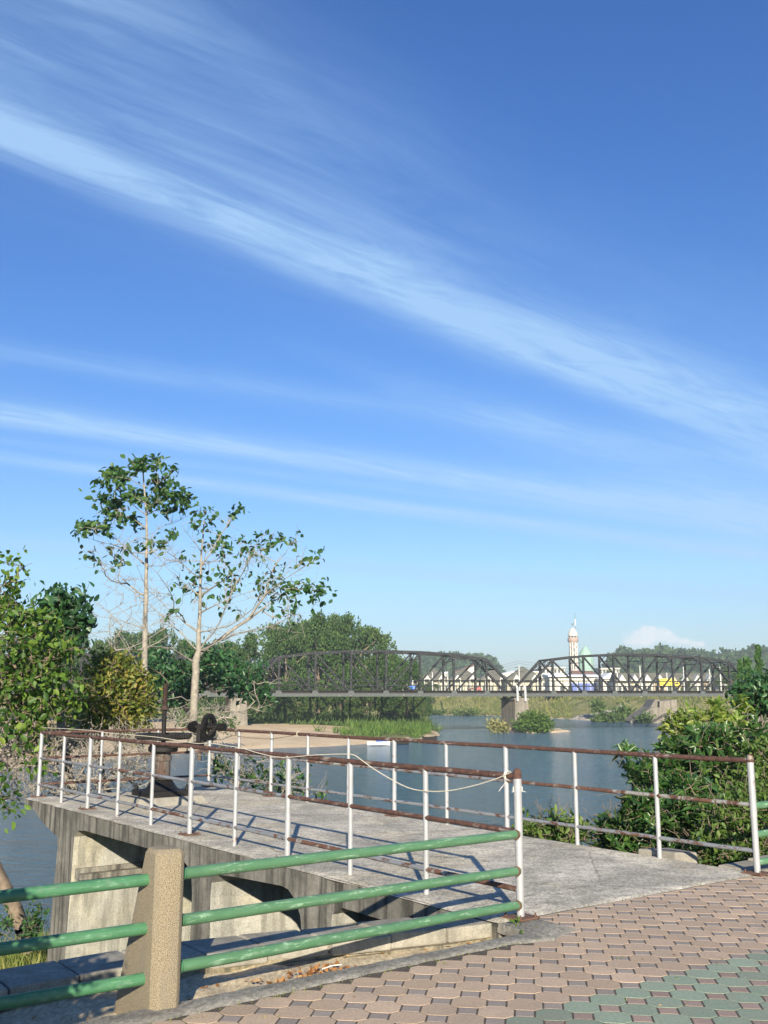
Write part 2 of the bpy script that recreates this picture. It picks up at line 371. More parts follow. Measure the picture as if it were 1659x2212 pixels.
# pebble-dash post
m_, n_, b = mat('pebble'); pos = geo_pos(n_)
vo = n_.new('ShaderNodeTexVoronoi'); vo.inputs['Scale'].default_value = 210; n_.put(vo.inputs[0], pos)
blo = n_.noise(pos, 6, 5, .6); stv = n_.noise(n_.map(pos, scale=(14, 14, 2)), 1, 5, .6)
c = n_.mix(n_.ramp(vo.outputs['Distance'], [(.15, 0), (.7, 1)]), (.44, .36, .235), (.19, .155, .10))
c = n_.mix(n_.m('MULTIPLY', n_.ramp(blo, [(.45, 0), (.7, 1)]), .35), c, (.24, .21, .16))
c = n_.mix(n_.m('MULTIPLY', n_.ramp(stv, [(.52, 0), (.7, 1)]), .5), c, (.22, .19, .15))
n_.put(b.inputs['Base Color'], c); b.inputs['Roughness'].default_value = .9
bump(n_, b, vo.outputs['Distance'], .9, .006); M['pebble'] = m_
# paving
m_, n_, b = mat('paving'); pos = geo_pos(n_)
att = n_.new('ShaderNodeAttribute'); att.attribute_name = 'tilecol'
g1 = n_.noise(pos, 60, 5, .65); g2 = n_.noise(pos, 5, 5, .6)
c = n_.mix(.55, att.outputs['Color'], n_.ramp(g1, [(.3, .3), (.7, .72)]), 'OVERLAY')
c = n_.mix(n_.m('MULTIPLY', n_.ramp(g2, [(.45, 0), (.75, 1)]), .35), c, (.28, .24, .19))
g3 = n_.noise(pos, 1.1, 5, .65, .5); c = n_.mix(n_.m('MULTIPLY', n_.ramp(g3, [(.5, 0), (.7, 1)]), .4), c, (.20, .165, .135))
g4 = n_.noise(pos, 19, 4, .7); c = n_.mix(n_.m('MULTIPLY', n_.ramp(g4, [(.60, 0), (.72, 1)]), .45), c, (.48, .42, .33))
n_.put(b.inputs['Base Color'], c); b.inputs['Roughness'].default_value = .88
bump(n_, b, g1, .5, .004); M['paving'] = m_
M['joint'] = plain('joint', (.085, .068, .05), .95, 0, .5, 40, .5)
# ledge sand
M['sand_dirt'] = concrete('sand_dirt', (.60, .49, .32), (.34, .28, .19), .0, 2.2, speck=.7)
# land (sand / grass by vertex colour)
m_, n_, b = mat('land'); pos = geo_pos(n_)
att = n_.new('ShaderNodeAttribute'); att.attribute_name = 'grassy'
gcol = n_.ramp(n_.noise(pos, .22, 7, .7), [(.32, (.10, .13, .04)), (.5, (.20, .20, .075)), (.68, (.34, .29, .15))])
scol = n_.ramp(n_.noise(pos, .35, 6, .6), [(.3, (.52, .39, .24)), (.7, (.64, .50, .33))])
ff = n_.ramp(n_.m('ADD', att.outputs['Fac'], n_.m('MULTIPLY', n_.m('SUBTRACT', n_.noise(pos, .3, 5), .5), .7)), [(.42, 0), (.58, 1)])
n_.put(b.inputs['Base Color'], n_.mix(ff, scol, gcol)); b.inputs['Roughness'].default_value = .95; b.inputs['Specular IOR Level'].default_value = .1
bump(n_, b, n_.noise(pos, 1.2, 6), .6, .25); M['land'] = m_
M['bank_soil'] = plain('bank_soil', (.20, .18, .085), .95, 0, .45, 3, .6)
# water
m_, n_, b = mat('water'); pos = geo_pos(n_)
w1 = n_.noise(n_.map(pos, scale=(.42, 1.0, 1), rot=(0, 0, R(-8))), 1.7, 6, .7, .3)
w2 = n_.noise(n_.map(pos, scale=(.28, 1.0, 1), rot=(0, 0, R(6))), .55, 5, .7)
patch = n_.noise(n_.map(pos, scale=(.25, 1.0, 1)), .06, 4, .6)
bp = n_.new('ShaderNodeBump'); bp.inputs['Strength'].default_value = 1.0; bp.inputs['Distance'].default_value = 3.0
n_.put(bp.inputs['Height'], n_.m('ADD', n_.m('MULTIPLY', w1, n_.m('MULTIPLY_ADD', patch, 1.1, .12)), n_.m('MULTIPLY', w2, 3.4)))
n_.l.new(bp.outputs[0], b.inputs['Normal'])
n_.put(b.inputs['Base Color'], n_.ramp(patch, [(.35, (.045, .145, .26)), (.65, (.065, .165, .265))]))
b.inputs['Roughness'].default_value = .12; b.inputs['IOR'].default_value = 1.33
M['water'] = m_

# ------------------------------------------------------------------ far land, river, near bank
river_poly = np.array([(-600, 30), (-150, 70), (-60, 85), (-36, 92), (-28, 112), (-21.5, 126), (-8, 134), (-1, 143), (6, 158), (9.5, 171), (10, 186),
    (9, 205), (11, 250), (13, 300), (14, 342), (25, 334), (37, 322), (47, 292), (58, 268), (71, 247), (95, 235), (140, 225), (300, 215), (700, 200), (700, -500), (-600, -500)], float)
def poly_dist(px, py):
    shp = px.shape; P = np.stack([px.ravel(), py.ravel()], 1); best = np.full(len(P), 1e9); inside = np.zeros(len(P), bool)
    n = len(river_poly)
    for i in range(n):
        a = river_poly[i]; b_ = river_poly[(i+1) % n]; ab = b_-a
        t = np.clip(((P-a) @ ab)/(ab @ ab), 0, 1); d = np.linalg.norm(P-(a+t[:, None]*ab), axis=1); best = np.minimum(best, d)
        cr = ((a[1] > P[:, 1]) != (b_[1] > P[:, 1])); xi = (b_[0]-a[0])*(P[:, 1]-a[1])/((b_[1]-a[1]) if b_[1] != a[1] else 1e-9)+a[0]
        inside ^= cr & (P[:, 0] < xi)
    return (np.where(inside, -best, best)).reshape(shp)
WATER = -5.2
def vnoise(x, y, s, seed=0):
    return np.array([mnoise.fractal((float(a)*s+seed, float(b)*s, 0.3*seed), 1.0, 2.0, 4) for a, b in zip(np.ravel(x), np.ravel(y))]).reshape(np.shape(x))
def land_h(x, y):
    d = poly_dist(x, y)
    far = np.clip((y-300)/20, 0, 1)*np.clip((d-0)/1, 0, 1); far = np.maximum(far, (x > 13).astype(float))
    hl = WATER + .25*np.clip(d, 0, 1.2) + .033*np.clip(d, 0, 60)
    s = np.clip(d/24, 0, 1); hf = WATER + .2 + 6.3*(s*s*(3-2*s))
    h = hl*(1-far)+hf*far
    h = np.where(d < 0, WATER - np.clip(-d*.2, 0, 1.5), h)
    return h, d, far
xs = np.concatenate([np.linspace(-2500, -110, 25), np.arange(-100, 170, 2.5), np.linspace(180, 2800, 28)])
ys = np.concatenate([np.arange(76, 400, 2.5), np.linspace(410, 6000, 30)])
gx, gy = np.meshgrid(xs, ys); h, d, far = land_h(gx, gy)
h = h + np.where(d > 0, vnoise(gx, gy, .12)*np.clip(d/10, 0, 1)*.55, 0)
V_ = np.stack([gx, gy, h], -1).reshape(-1, 3); nx = len(xs); ny = len(ys)
ii = (np.arange(ny-1)[:, None]*nx+np.arange(nx-1)[None, :]).ravel()
land = npmesh('land', V_, np.stack([ii, ii+1, ii+nx+1, ii+nx], 1), M['land'], smooth=True); tag(land, kind='structure')
gr = np.where(far > .5, 1.0, np.clip((gy-188)/25, 0, 1))
gr = np.maximum(gr, .75*np.clip((gx+8)/5, 0, 1)*np.clip((gy-142)/10, 0, 1)); gr = np.where(d < 1.0, 0.15, gr)
ca = land.data.attributes.new('grassy', 'FLOAT', 'POINT'); ca.data.foreach_set('value', gr.ravel().astype(np.float32))
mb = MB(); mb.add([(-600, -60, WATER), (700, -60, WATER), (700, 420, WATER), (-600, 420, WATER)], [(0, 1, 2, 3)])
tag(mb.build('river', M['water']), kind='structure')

def bank_h(u, v):
    k = [(-.3, -2.0), (1.5, -2.05), (9, -2.6), (12.5, -2.9), (15.5, -3.3), (18, -4.6), (20, -5.5), (30, -6.5)]
    return float(np.interp(u + .35*math.sin(v*.9) + .25*math.sin(v*2.3+1), [a for a, _ in k], [b_ for _, b_ in k]))
us = np.concatenate([[.42], np.arange(.8, 30, .35)]); vs = np.arange(-26, 40, .4)
uu, vv = np.meshgrid(us, vs); hh = np.array([bank_h(a, b_) for a, b_ in zip(uu.ravel(), vv.ravel())]).reshape(uu.shape)
nn = vnoise(uu, vv, .5, 3); hh = hh + nn*.25
V_ = np.array([tuple(W(a, b_, c_)) for a, b_, c_ in zip(uu.ravel(), vv.ravel(), hh.ravel())])
nx = len(us); ny = len(vs); ii = (np.arange(ny-1)[:, None]*nx+np.arange(nx-1)[None, :]).ravel()
tag(npmesh('bank', V_, np.stack([ii, ii+1, ii+nx+1, ii+nx], 1), M['bank_soil'], smooth=True), kind='structure')

# ------------------------------------------------------------------ promenade paving (real octagons and small squares)
PT = .2065; G_ = .0040
def paving():
    Vt = []; Ft = []; Fc = []; cols = []
    def tile(poly, z, ch, col):
        # poly in (u, v) ; chamfered top
        n = len(poly); o = len(Vt); cu = sum(a for a, _ in poly)/n; cv = sum(b_ for _, b_ in poly)/n
        tl = (random.uniform(-.004, .004), random.uniform(-.004, .004))
        for k, (zz, ins) in enumerate(((-.03, 0), (z-ch, 0), (z-ch*.25, ch*.7), (z, ch*2.0))):
            for a, b_ in poly:
                L = math.hypot(a-cu, b_-cv); s = (L-ins)/L
                Vt.append(tuple(W(cu+(a-cu)*s, cv+(b_-cv)*s, zz+(a-cu)*tl[0]+(b_-cv)*tl[1])))
        fs = [tuple(o+3*n+i for i in range(n))]
        for k in range(3):
            for i in range(n): fs.append((o+k*n+i, o+k*n+(i+1) % n, o+(k+1)*n+(i+1) % n, o+(k+1)*n+i))
        for f in fs: Ft.append(f); cols.append(col)
    u0, v0 = -1.35, -.893           # a small square sits here
    cdim = .071
    for i in range(-42, 40):
        for j in range(-45, 62):
            cu, cv = u0+(i+.5)*PT, v0+(j+.5)*PT
            if cu < -8 or cv > 11 or cv < -9: continue
            lim = -.02 if cv > -.12 else -.42 if cv > -.36 else -.50 - .035*max(0, -cv-1.5)
            if cu - PT*.5 > lim: continue
            if cu > -7.9:
                hs = PT/2-G_; c_ = cdim
                po = [(cu-hs+c_, cv-hs), (cu+hs-c_, cv-hs), (cu+hs, cv-hs+c_), (cu+hs, cv+hs-c_), (cu+hs-c_, cv+hs), (cu-hs+c_, cv+hs), (cu-hs, cv+hs-c_), (cu-hs, cv-hs+c_)]
                po = [(min(a, lim), b_) for a, b_ in po]
                green = cu < -1.6 and cu > -3.9
                if max(a for a, _ in po)-min(a for a, _ in po) < .05: continue
                k = random.uniform(.84, 1.12)*(.86 if random.random() < .06 else 1)
                if green: k = random.uniform(.85, 1.15); col = (.225*k, .28*k, .20*k)
                else:
                    t = random.random(); col = ((.44+.05*t)*k, (.32+.04*t)*k, (.215+.035*t)*k)
                    if random.random() < .012: col = (.36*k, .39*k, .34*k)
                # drop duplicate clamped corners
                q = []
                for a in po:
                    if not q or (abs(a[0]-q[-1][0])+abs(a[1]-q[-1][1])) > .004: q.append(a)
                tile(q, .0004+abs(random.gauss(0, .0005)), .0006, col)
                su, sv = u0+i*PT, v0+j*PT
                if su + c_ < lim:
                    r = c_-G_*1.7; k = random.uniform(.85, 1.15)
                    colq = (.29*k, .205*k, .165*k) if green or su < -1.7 else (.27*k, .225*k, .19*k)
                    tile([(su-r, sv), (su, sv-r), (su+r, sv), (su, sv+r)], abs(random.gauss(0, .0004)), .0005, colq)
    me = bpy.data.meshes.new('paving'); me.from_pydata(Vt, [], Ft); me.update()
    at_ = me.color_attributes.new('tilecol', 'FLOAT_COLOR', 'CORNER')
    arr = np.zeros((len(me.loops), 4), np.float32); arr[:, 3] = 1; k = 0
    for p, c_ in zip(me.polygons, cols):
        arr[p.loop_start:p.loop_start+p.loop_total, :3] = c_
    at_.data.foreach_set('color', arr.ravel()); me.materials.append(M['paving'])
    o = bpy.data.objects.new('paving', me); COL.objects.link(o); tag(o, kind='structure')
    # make normals consistent
    import bmesh
    bm = bmesh.new(); bm.from_mesh(me); bmesh.ops.recalc_face_normals(bm, faces=bm.faces); bm.to_mesh(me); bm.free()
paving()
mb = MB(); mb.prism([(-40, -60), (-.32, -60), (-.32, -.14), (-.0, -.14), (-.0, 60), (-40, 60)], lambda a, b_, d_: W(a, b_, d_), -2.2, -.0016)
tag(mb.build('ground', M['joint']), kind='structure')

# rough mortar kerb
def kerb():
    vv_ = np.concatenate([np.arange(-9, .1, .04)]); sec = []
    for v in vv_:
        e = -.50 - .035*max(0, -v-1.5) + .018*mnoise.noise((v*9, 0, 0)) + .012*mnoise.noise((v*31, 3, 0)) - (.10*max(0, 1-abs(v+.30)/.28) if v < -.02 else 0)
        h_ = .003 + .004*mnoise.noise((v*14, 7, 0))
        inn = -.33 + .02*mnoise.noise((v*6, 9, 0)) if v < -.28 else -.02
        sec.append([(e, -.012), (e+.012, h_), ((e+inn)/2, h_+.003), (inn, h_), (inn+.02, -.06)])
    V_ = []; F_ = []
    for v, s in zip(vv_, sec):
        for a, z in s: V_.append(tuple(W(a, v, z)))
    for i in range(len(vv_)-1):
        for k in range(4): a = i*5+k; F_.append((a, a+1, a+6, a+5))
    m = MB(); m.v = V_; m.f = F_; tag(m.build('kerb', M['kerb'], smooth=60), kind='structure')
kerb()
def wall_front(v): return float(np.interp(-v, [.3, .6, 1.83, 2.34, 3.0, 4, 12], [.04, .09, .40, .50, .47, .45, .45]))
# dirt ledge between kerb and wall
us_ = np.linspace(-.34, .62, 26); vs_ = np.arange(-9, -.12, .06); V_ = []
for v in vs_:
    for u in us_:
        t = min(1, max(0, (u+.30)/.25)); z = -.025 - .095*t*t*(3-2*t) + .018*mnoise.fractal((u*5, v*5, 0), 1, 2, 4) + .006*mnoise.noise((u*40, v*40, 0))
        V_.append(tuple(W(u, v, z)))
nx = len(us_); ii = (np.arange(len(vs_)-1)[:, None]*nx+np.arange(nx-1)[None, :]).ravel()
tag(npmesh('dirt_ledge', V_, np.stack([ii, ii+1, ii+nx+1, ii+nx], 1), M['sand_dirt'], smooth=True), kind='structure')

# ------------------------------------------------------------------ low block wall
lw = thing('low_wall', W(.3, -2, 0), 'low weathered retaining wall capped with grey concrete blocks, left of the platform behind the green rails', 'wall')
body = MB(); v = -.22; k = 0
while v > -9:
    v1 = v-.02; v2 = max(-9, v-.62)
    body.hexa([W(wall_front(v)+.02, v, -2.3), W(wall_front(v)+.40, v, -2.3), W(wall_front(v2)+.40, v2, -2.3), W(wall_front(v2)+.02, v2, -2.3),
               W(wall_front(v)+.02, v, -.085), W(wall_front(v)+.40, v, -.085), W(wall_front(v2)+.40, v2, -.085), W(wall_front(v2)+.02, v2, -.085)])
    v = v2
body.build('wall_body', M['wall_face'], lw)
v = -.24
while v > -8.6:
    L = random.uniform(.36, .46); v2 = v-L; dz = random.uniform(-.006, .008); du = random.uniform(-.015, .015)
    m = MB(); g = .008
    m.hexa([W(wall_front(v)+du, v-g, -.10), W(wall_front(v)+.42+du, v-g, -.10), W(wall_front(v2)+.42+du, v2+g, -.10), W(wall_front(v2)+du, v2+g, -.10),
            W(wall_front(v)+du, v-g, dz), W(wall_front(v)+.42+du, v-g, dz), W(wall_front(v2)+.42+du, v2+g, dz), W(wall_front(v2)+du, v2+g, dz)])
    m.build('cap_block', M['old_block'], lw, bevel=.012); v = v2
    if v < -1.0 and v > -2.2 and random.random() < .0: v -= .1
# a broken course on the wall face
m = MB()
for (va, vb, z0, z1, pr) in ((-.55, -1.05, -.135, -.10, .03), (-1.1, -1.75, -.15, -.115, .022), (-.42, -.72, -.185, -.155, .025)):
    m.hexa([W(wall_front(va)-pr, va, z0), W(wall_front(va)+.02, va, z0), W(wall_front(vb)+.02, vb, z0), W(wall_front(vb)-pr, vb, z0),
            W(wall_front(va)-pr, va, z1), W(wall_front(va)+.02, va, z1), W(wall_front(vb)+.02, vb, z1), W(wall_front(vb)-pr, vb, z1)])
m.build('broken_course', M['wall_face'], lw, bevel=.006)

# wall to the right of the platform
rw = thing('low_wall', W(.3, 5, 0), 'low pale concrete block wall right of the platform at the foot of the bushes', 'wall')
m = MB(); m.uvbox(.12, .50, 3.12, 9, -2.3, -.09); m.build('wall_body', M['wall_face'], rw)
v = 3.13
while v < 8.5:
    L = random.uniform(.42, .55); m = MB(); m.uvbox(.08, .52, v, v+L-.012, -.10, random.uniform(.0, .02)); m.build('cap_block', M['old_block'], rw, bevel=.015); v += L
m = MB(); m.hexa([W(.95,3.07,-.14),W(.86,3.30,-.14),W(1.32,3.44,-.14),W(1.42,3.07,-.14),W(.95,3.07,.07),W(.86,3.30,.06),W(1.32,3.44,.04),W(1.42,3.07,.05)])
lb = m.build('concrete_block', M['pad'], bevel=.018); tag(lb, 'loose pale concrete block lying against the right edge of the platform', 'block')
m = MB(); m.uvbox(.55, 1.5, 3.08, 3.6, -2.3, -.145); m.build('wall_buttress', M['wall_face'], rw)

# ------------------------------------------------------------------ sluice platform
pf = thing('sluice_platform', W(5.3, 1.45, 0), 'raised weathered concrete platform jutting over the river on three piers', 'platform')
VL, VR = -.2, 3.05
prof = [(-.02, 0), (-.02, -.22), (1.5, -.22)]
def haunch(ua, ub, r, zc, up):     # quarter curve, from pier face into slab
    return [(ua+(ub-ua)*t, zc+(r)*(1-(1-t)**2)**.5) if up else (ua+(ub-ua)*t, zc+r*(1-t**2)**.5) for t in (0, .15, .35, .6, .85, 1)]
prof += [(2.0, -.22), (2.14, -.30), (2.18, -.52)]
prof += [(2.64, -.52), (2.66, -.40), (2.74, -.28), (2.88, -.20), (3.0, -.185)]
prof += [(3.9, -.23), (4.3, -.26), (4.42, -.36), (4.44, -.52)]
prof += [(4.87, -.52), (4.89, -.40), (4.97, -.28), (5.12, -.22), (5.3, -.20)]
prof += [(8.15, -.22), (8.42, -.25), (8.52, -.34), (8.54, -.52), (9.17, -.52), (9.19, -.42), (9.8, -.30), (10.45, -.10), (10.75, -.075), (10.75, 0)]
m = MB(); m.prism(prof, lambda a, b_, d_: W(a, d_, b_), VL, VR)
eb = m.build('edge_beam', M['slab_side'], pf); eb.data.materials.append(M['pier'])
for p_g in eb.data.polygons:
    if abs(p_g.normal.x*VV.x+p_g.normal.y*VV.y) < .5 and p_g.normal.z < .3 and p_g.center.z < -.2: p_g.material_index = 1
def slab():
    # top sheet with slightly broken edges
    us2 = np.linspace(-.02, 10.77, 240); vs2 = np.linspace(VL-.015, VR+.015, 60); Vs = []
    for v in vs2:
        for u in us2:
            e = .02*mnoise.noise((u*3.1, 0, 1))*1.0; vv2 = v + (e if abs(v-vs2[0]) < 1e-6 else (-e if abs(v-vs2[-1]) < 1e-6 else 0))
            z = .008 + .004*mnoise.fractal((u*1.3, v*1.3, 2), 1, 2, 4)
            if v == vs2[0] or v == vs2[-1] or u == us2[0] or u == us2[-1]: z -= .012
            Vs.append(tuple(W(u, vv2, z)))
    nx = len(us2); ii = (np.arange(len(vs2)-1)[:, None]*nx+np.arange(nx-1)[None, :]).ravel()
    return Vs, np.stack([ii, ii+1, ii+nx+1, ii+nx], 1)
Vs, Fs = slab(); npmesh('deck_surface', Vs, Fs, M['slab_top'], pf, smooth=True)
for (ua, ub, ba, bb) in ((2.18, 2.64, 2.10, 2.70), (4.44, 4.87, 4.36, 4.95), (8.54, 9.17, 8.75, 9.52)):
    m = MB(); zb = -3.6
    m.hexa([W(ba, VL+.003, zb), W(ba, VR-.003, zb), W(bb, VR-.003, zb), W(bb, VL+.003, zb), W(ua, VL+.003, -.5), W(ua, VR-.003, -.5), W(ub, VR-.003, -.5), W(ub, VL+.003, -.5)])
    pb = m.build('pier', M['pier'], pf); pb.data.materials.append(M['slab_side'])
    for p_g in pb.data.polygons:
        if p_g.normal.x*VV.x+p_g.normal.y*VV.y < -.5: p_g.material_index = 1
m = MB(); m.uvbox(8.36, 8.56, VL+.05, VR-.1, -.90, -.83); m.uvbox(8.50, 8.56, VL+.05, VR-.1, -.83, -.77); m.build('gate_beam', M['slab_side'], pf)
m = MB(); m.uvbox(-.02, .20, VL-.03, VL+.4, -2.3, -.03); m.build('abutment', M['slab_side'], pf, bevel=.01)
m = MB(); m.hexa([W(8.30,.60,-.0),W(8.30,1.75,-.0),W(9.15,1.75,-.0),W(9.15,.60,-.0),W(8.38,.68,.12),W(8.38,1.67,.12),W(9.07,1.67,.12),W(9.07,.68,.12)])
m.build('machine_pad', M['pad'], pf, bevel=.015)

# ------------------------------------------------------------------ platform railing
rl = thing('platform_railing', W(5.3, 1.45, 0), 'white pipe railing with rusty brown rails round three sides of the concrete platform', 'railing')
H = 1.0; big = {0, 3, 5, 8, 10}
def post(u, v, thick, near=False, lean=(0, 0)):
    r = .029 if thick else .023; top = H-.005; z0 = .008
    m = MB(); m.tube([W(u, v, z0), W(u+lean[0], v+lean[1], top)], r, 14)
    p = m.build('post', M['white_paint'], rl, smooth=50)
    if thick:
        s = .10; m = MB(); m.uvbox(u-s, u+s, v-s, v+s, .008, .02); pl = m.build('base_plate', M['plate_rust'], rl, bevel=.003)
        for a in (-1, 1):
            for b_ in (-1, 1):
                q = W(u+a*.075, v+b_*.075, .02); MB().lathe(q, [(.012, 0), (.012, .012), (.006, .012), (.006, .025)], 6).build('bolt', M['plate_rust'], pl)
    return p
SP = 1.077
for k in range(11):
    if k == 10:
        post(10.77*1.0-.02, 0, True); post(10.75, 2.98, True); continue
    post(k*SP, 0, k in big); post(k*SP, 2.985, k in big)
# taller end posts with caps
for v in (0, 2.985):
    m = MB(); m.tube([W(0, v, .5), W(0, v, 1.0)], .031, 16); m.build('post_sleeve', M['white_paint'], rl, smooth=50)
    m = MB(); m.lathe(W(0, v, .985), [(.0315, 0), (.0315, .045), (.027, .062), (.016, .072), (.004, .075)], 16); m.build('post_cap', M['rail_rust'], rl, smooth=60)
for v in (1.0, 1.99): post(10.75, v, False)
def rail(a, b_, r, mt, sag=0):
    a, b_ = Vector(a), Vector(b_); n = 6
    pts = [a.lerp(b_, t/n) + Vector((random.uniform(-1, 1)*.002, random.uniform(-1, 1)*.002, -sag*math.sin(math.pi*t/n)+random.uniform(-1, 1)*.002)) for t in range(n+1)]
    pts[0] = a; pts[-1] = b_
    MB().tube(pts, r, 12).build('rail', mt, rl, smooth=50)
for v in (0, 2.985):
    spans = [(0, 3), (3, 5), (5, 8), (8, 10)]
    zt = 1.0
    for i0, i1 in spans:
        rail(W(i0*SP+(.02 if i0 == 0 else 0), v, zt), W(min(i1*SP, 10.75), v, zt), .0245, M['rail_rust'], .004)
    for k in range(10):
        mm = M['rail_rust'] if (v == 0 and k < 3) else (M['rail_mid'] if (k % 4 == 2 or v > 0 and k < 3) else M['rail_grey'])
        rail(W(k*SP+.01, v, .605), W(min((k+1)*SP, 10.75)-.01, v, .605), .0205, mm)
        mm = M['rail_mid'] if (v == 0 and k in (0, 2, 5)) else M['rail_grey']
        rail(W(k*SP+.01, v, .20), W(min((k+1)*SP, 10.75)-.01, v, .20), .020, mm)
for z, mt in ((1.0, M['rail_rust']), (.605, M['rail_rust']), (.20, M['rail_rust'])):
    rail(W(10.75, 0, z), W(10.75, 2.98, z), .0225 if z > .9 else .019, mt)

# hose lying on and sagging from the near top rail
hp = [(90,1572),(140,1574),(186,1577),(200,1578),(240,1584),(290,1588),(335,1592),(375,1598),(425,1606),(450,1605),(490,1611),(522,1616),(555,1626),(590,1634),(624,1636),(680,1631),(740,1629),(765,1631),(785,1645),(820,1669),(880,1701),(925,1709),(970,1708),(1020,1698),(1070,1683),(1100,1670)]
pts = []
for x, y in hp:
    q = at_v(x, y, -.035); pts.append(q)
sm = []
for i in range(len(pts)-1):
    p0, p1, p2, p3 = pts[max(i-1, 0)], pts[i], pts[i+1], pts[min(i+2, len(pts)-1)]
    for t in (0, .25, .5, .75):
        sm.append(.5*((2*p1)+(-p0+p2)*t+(2*p0-5*p1+4*p2-p3)*t*t+(-p0+3*p1-3*p2+p3)*t**3))
sm.append(pts[-1])
ho = MB().tube(sm, .0044, 7).build('hose', M['rope'], smooth=60); tag(ho, 'thin cream hose lying along the near top rail and sagging by the tall end post', 'hose')
def knot(c, ax, name, label, mt, r=.034, n=3, tail=.12):
    t = MB()
    for k in range(n):
        o = Vector(ax)*(k-1)*.008; ring = []
        a1 = Vector((0, 0, 1)); a2 = Vector(ax).cross(a1).normalized()
        for j in range(17):
            an = 2*math.pi*j/16; ring.append(Vector(c)+o+(a1*math.cos(an)+a2*math.sin(an))*r+Vector(ax)*random.uniform(-.003, .003))
        t.tube(ring, .0032, 5)
    for s in (-1, 1):
        e = [Vector(c)+Vector((0, 0, -r*.2))]
        for j in range(5): e.append(e[-1]+Vector((s*.012+random.uniform(-.01, .01), random.uniform(-.012, .012), -tail/5)))
        t.tube(e, .0028, 5)
    return tag(t.build(name, mt, smooth=60), label, 'string')
u3 = (UU.x, UU.y, 0)
knot(W(.10, 0, 1.0), u3, 'string_tie', 'white string knotted round the near top rail beside the tall end post', M['string'], tail=.11)
knot(W(0, 0, .915), (0, 0.001, 1), 'string_tie', 'white string wrapped round the shaft of the tall end post', M['string'], n=2, tail=.02)
knot(W(8*SP-.8, 2.985, 1.0), u3, 'string_tie', 'cream string tied on the far top rail above the sandbank', M['rope'], n=2, tail=.03)
cd = [W(10.6, 2.96, .99), W(10.0, 2.95, .93), W(9.3, 2.95, .895), W(8.6, 2.95, .90), W(8*SP-.8, 2.95, .985)]
sm = []
for i in range(24):
    t = i/24*4; k = int(t); f_ = t-k; p0, p1, p2, p3 = cd[max(k-1, 0)], cd[k], cd[min(k+1, 4)], cd[min(k+2, 4)]
    sm.append(.5*((2*p1)+(-p0+p2)*f_+(2*p0-5*p1+4*p2-p3)*f_*f_+(-p0+3*p1-3*p2+p3)*f_**3))
tag(MB().tube(sm, .005, 6).build('cord', M['dark_cord'], smooth=60), 'thin dark cord hanging under the far top rail in front of the sandbank', 'cord')

# ------------------------------------------------------------------ green pipe fence with pebble post
gf = thing('pipe_fence', W(-.38, -2.95, 0), 'green pipe fence with a tapered pebble-dash concrete post in the left foreground', 'fence')
def cpost(v0, parent, u_=-.0):
    m = MB(); v1 = v0-.155; f = lambda a, v, z: W(a, v, z)
    def ring(z, ub, e=0, fr=0):     # front edge u=-.42 (slightly bowed), back edge u=ub
        c_ = .030
        return [f(-.42+c_*.2-e*.0+fr, v0-c_+0, z), f(-.42+c_+fr, v0, z), f(ub-c_, v0, z), f(ub, v0-c_, z), f(ub, v1+c_, z), f(ub-c_, v1, z), f(-.36+fr, v1, z), f(-.40+fr, v1+.025, z)]
    rings = [ring(-.30, .20), ring(.10, .05), ring(.45, -.085), ring(.765, -.205)]
    top = [f(-.39, v0-.03, .79), f(-.385, v0-.02, .79), f(-.235, v0-.02, .79), f(-.225, v0-.035, .79), f(-.225, v1+.035, .79), f(-.235, v1+.02, .79), f(-.345, v1+.02, .79), f(-.375, v1+.035, .79)]
    rings.append(top); o = 0
    for r_ in rings: m.v += [tuple(q) for q in r_]
    for k in range(4):
        for i in range(8): m.f.append((k*8+i, k*8+(i+1) % 8, (k+1)*8+(i+1) % 8, (k+1)*8+i))
    m.f.append(tuple(reversed(range(8)))); m.f.append(tuple(range(32, 40)))
    return m.build('concrete_post', M['pebble'], parent, bevel=.003, smooth=25)
cpost(-2.87, gf)
def grail(a, b_, mt, parent, r=.0315):
    a, b_ = Vector(a), Vector(b_)
    n = 8; pts = [a.lerp(b_, t/n)+Vector((0, 0, random.uniform(-.0025, .0025))) for t in range(n+1)]
    MB().tube(pts, r, 18).build('rail', mt, parent, smooth=50)
for z0, z1 in ((.65, .59), (.415, .335), (.18, .10)):
    grail(W(-.34, -2.94, z0), W(-.005, -.02, z1), M['green_bright'], gf)
for z in (.63, .385, .135):
    grail(W(-.27, -2.95, z), W(-.19, -5.6, z-.015), M['green_paint'], gf)
cpost(-5.55, gf)
gf2 = thing('pipe_fence', W(0, 4.5, 0), 'green pipe fence at the right edge of the photo, joined to the right end post', 'fence')
for z0 in (.60, .345, .105):
    grail(W(0, 3.0, z0), W(-.28, 5.9, z0+.03), M['green_bright'], gf2)
cpost(6.0, gf2)

def collar(p, q, r_, parent, mt):
    p, q = Vector(p), Vector(q); d_ = (q-p).normalized(); MB().tube([p, p+d_*.012], r_, 18).build('collar', mt, parent, smooth=50)
for z0 in (.65, .415, .18): collar(W(-.335, -2.862, z0), W(-.30, -2.7, z0-.002), .037, gf, M['green_paint'])
for z1 in (.59, .335, .10): collar(W(-.012, -.042, z1), W(-.06, -.2, z1+.005), .036, gf, M['plate_rust'])

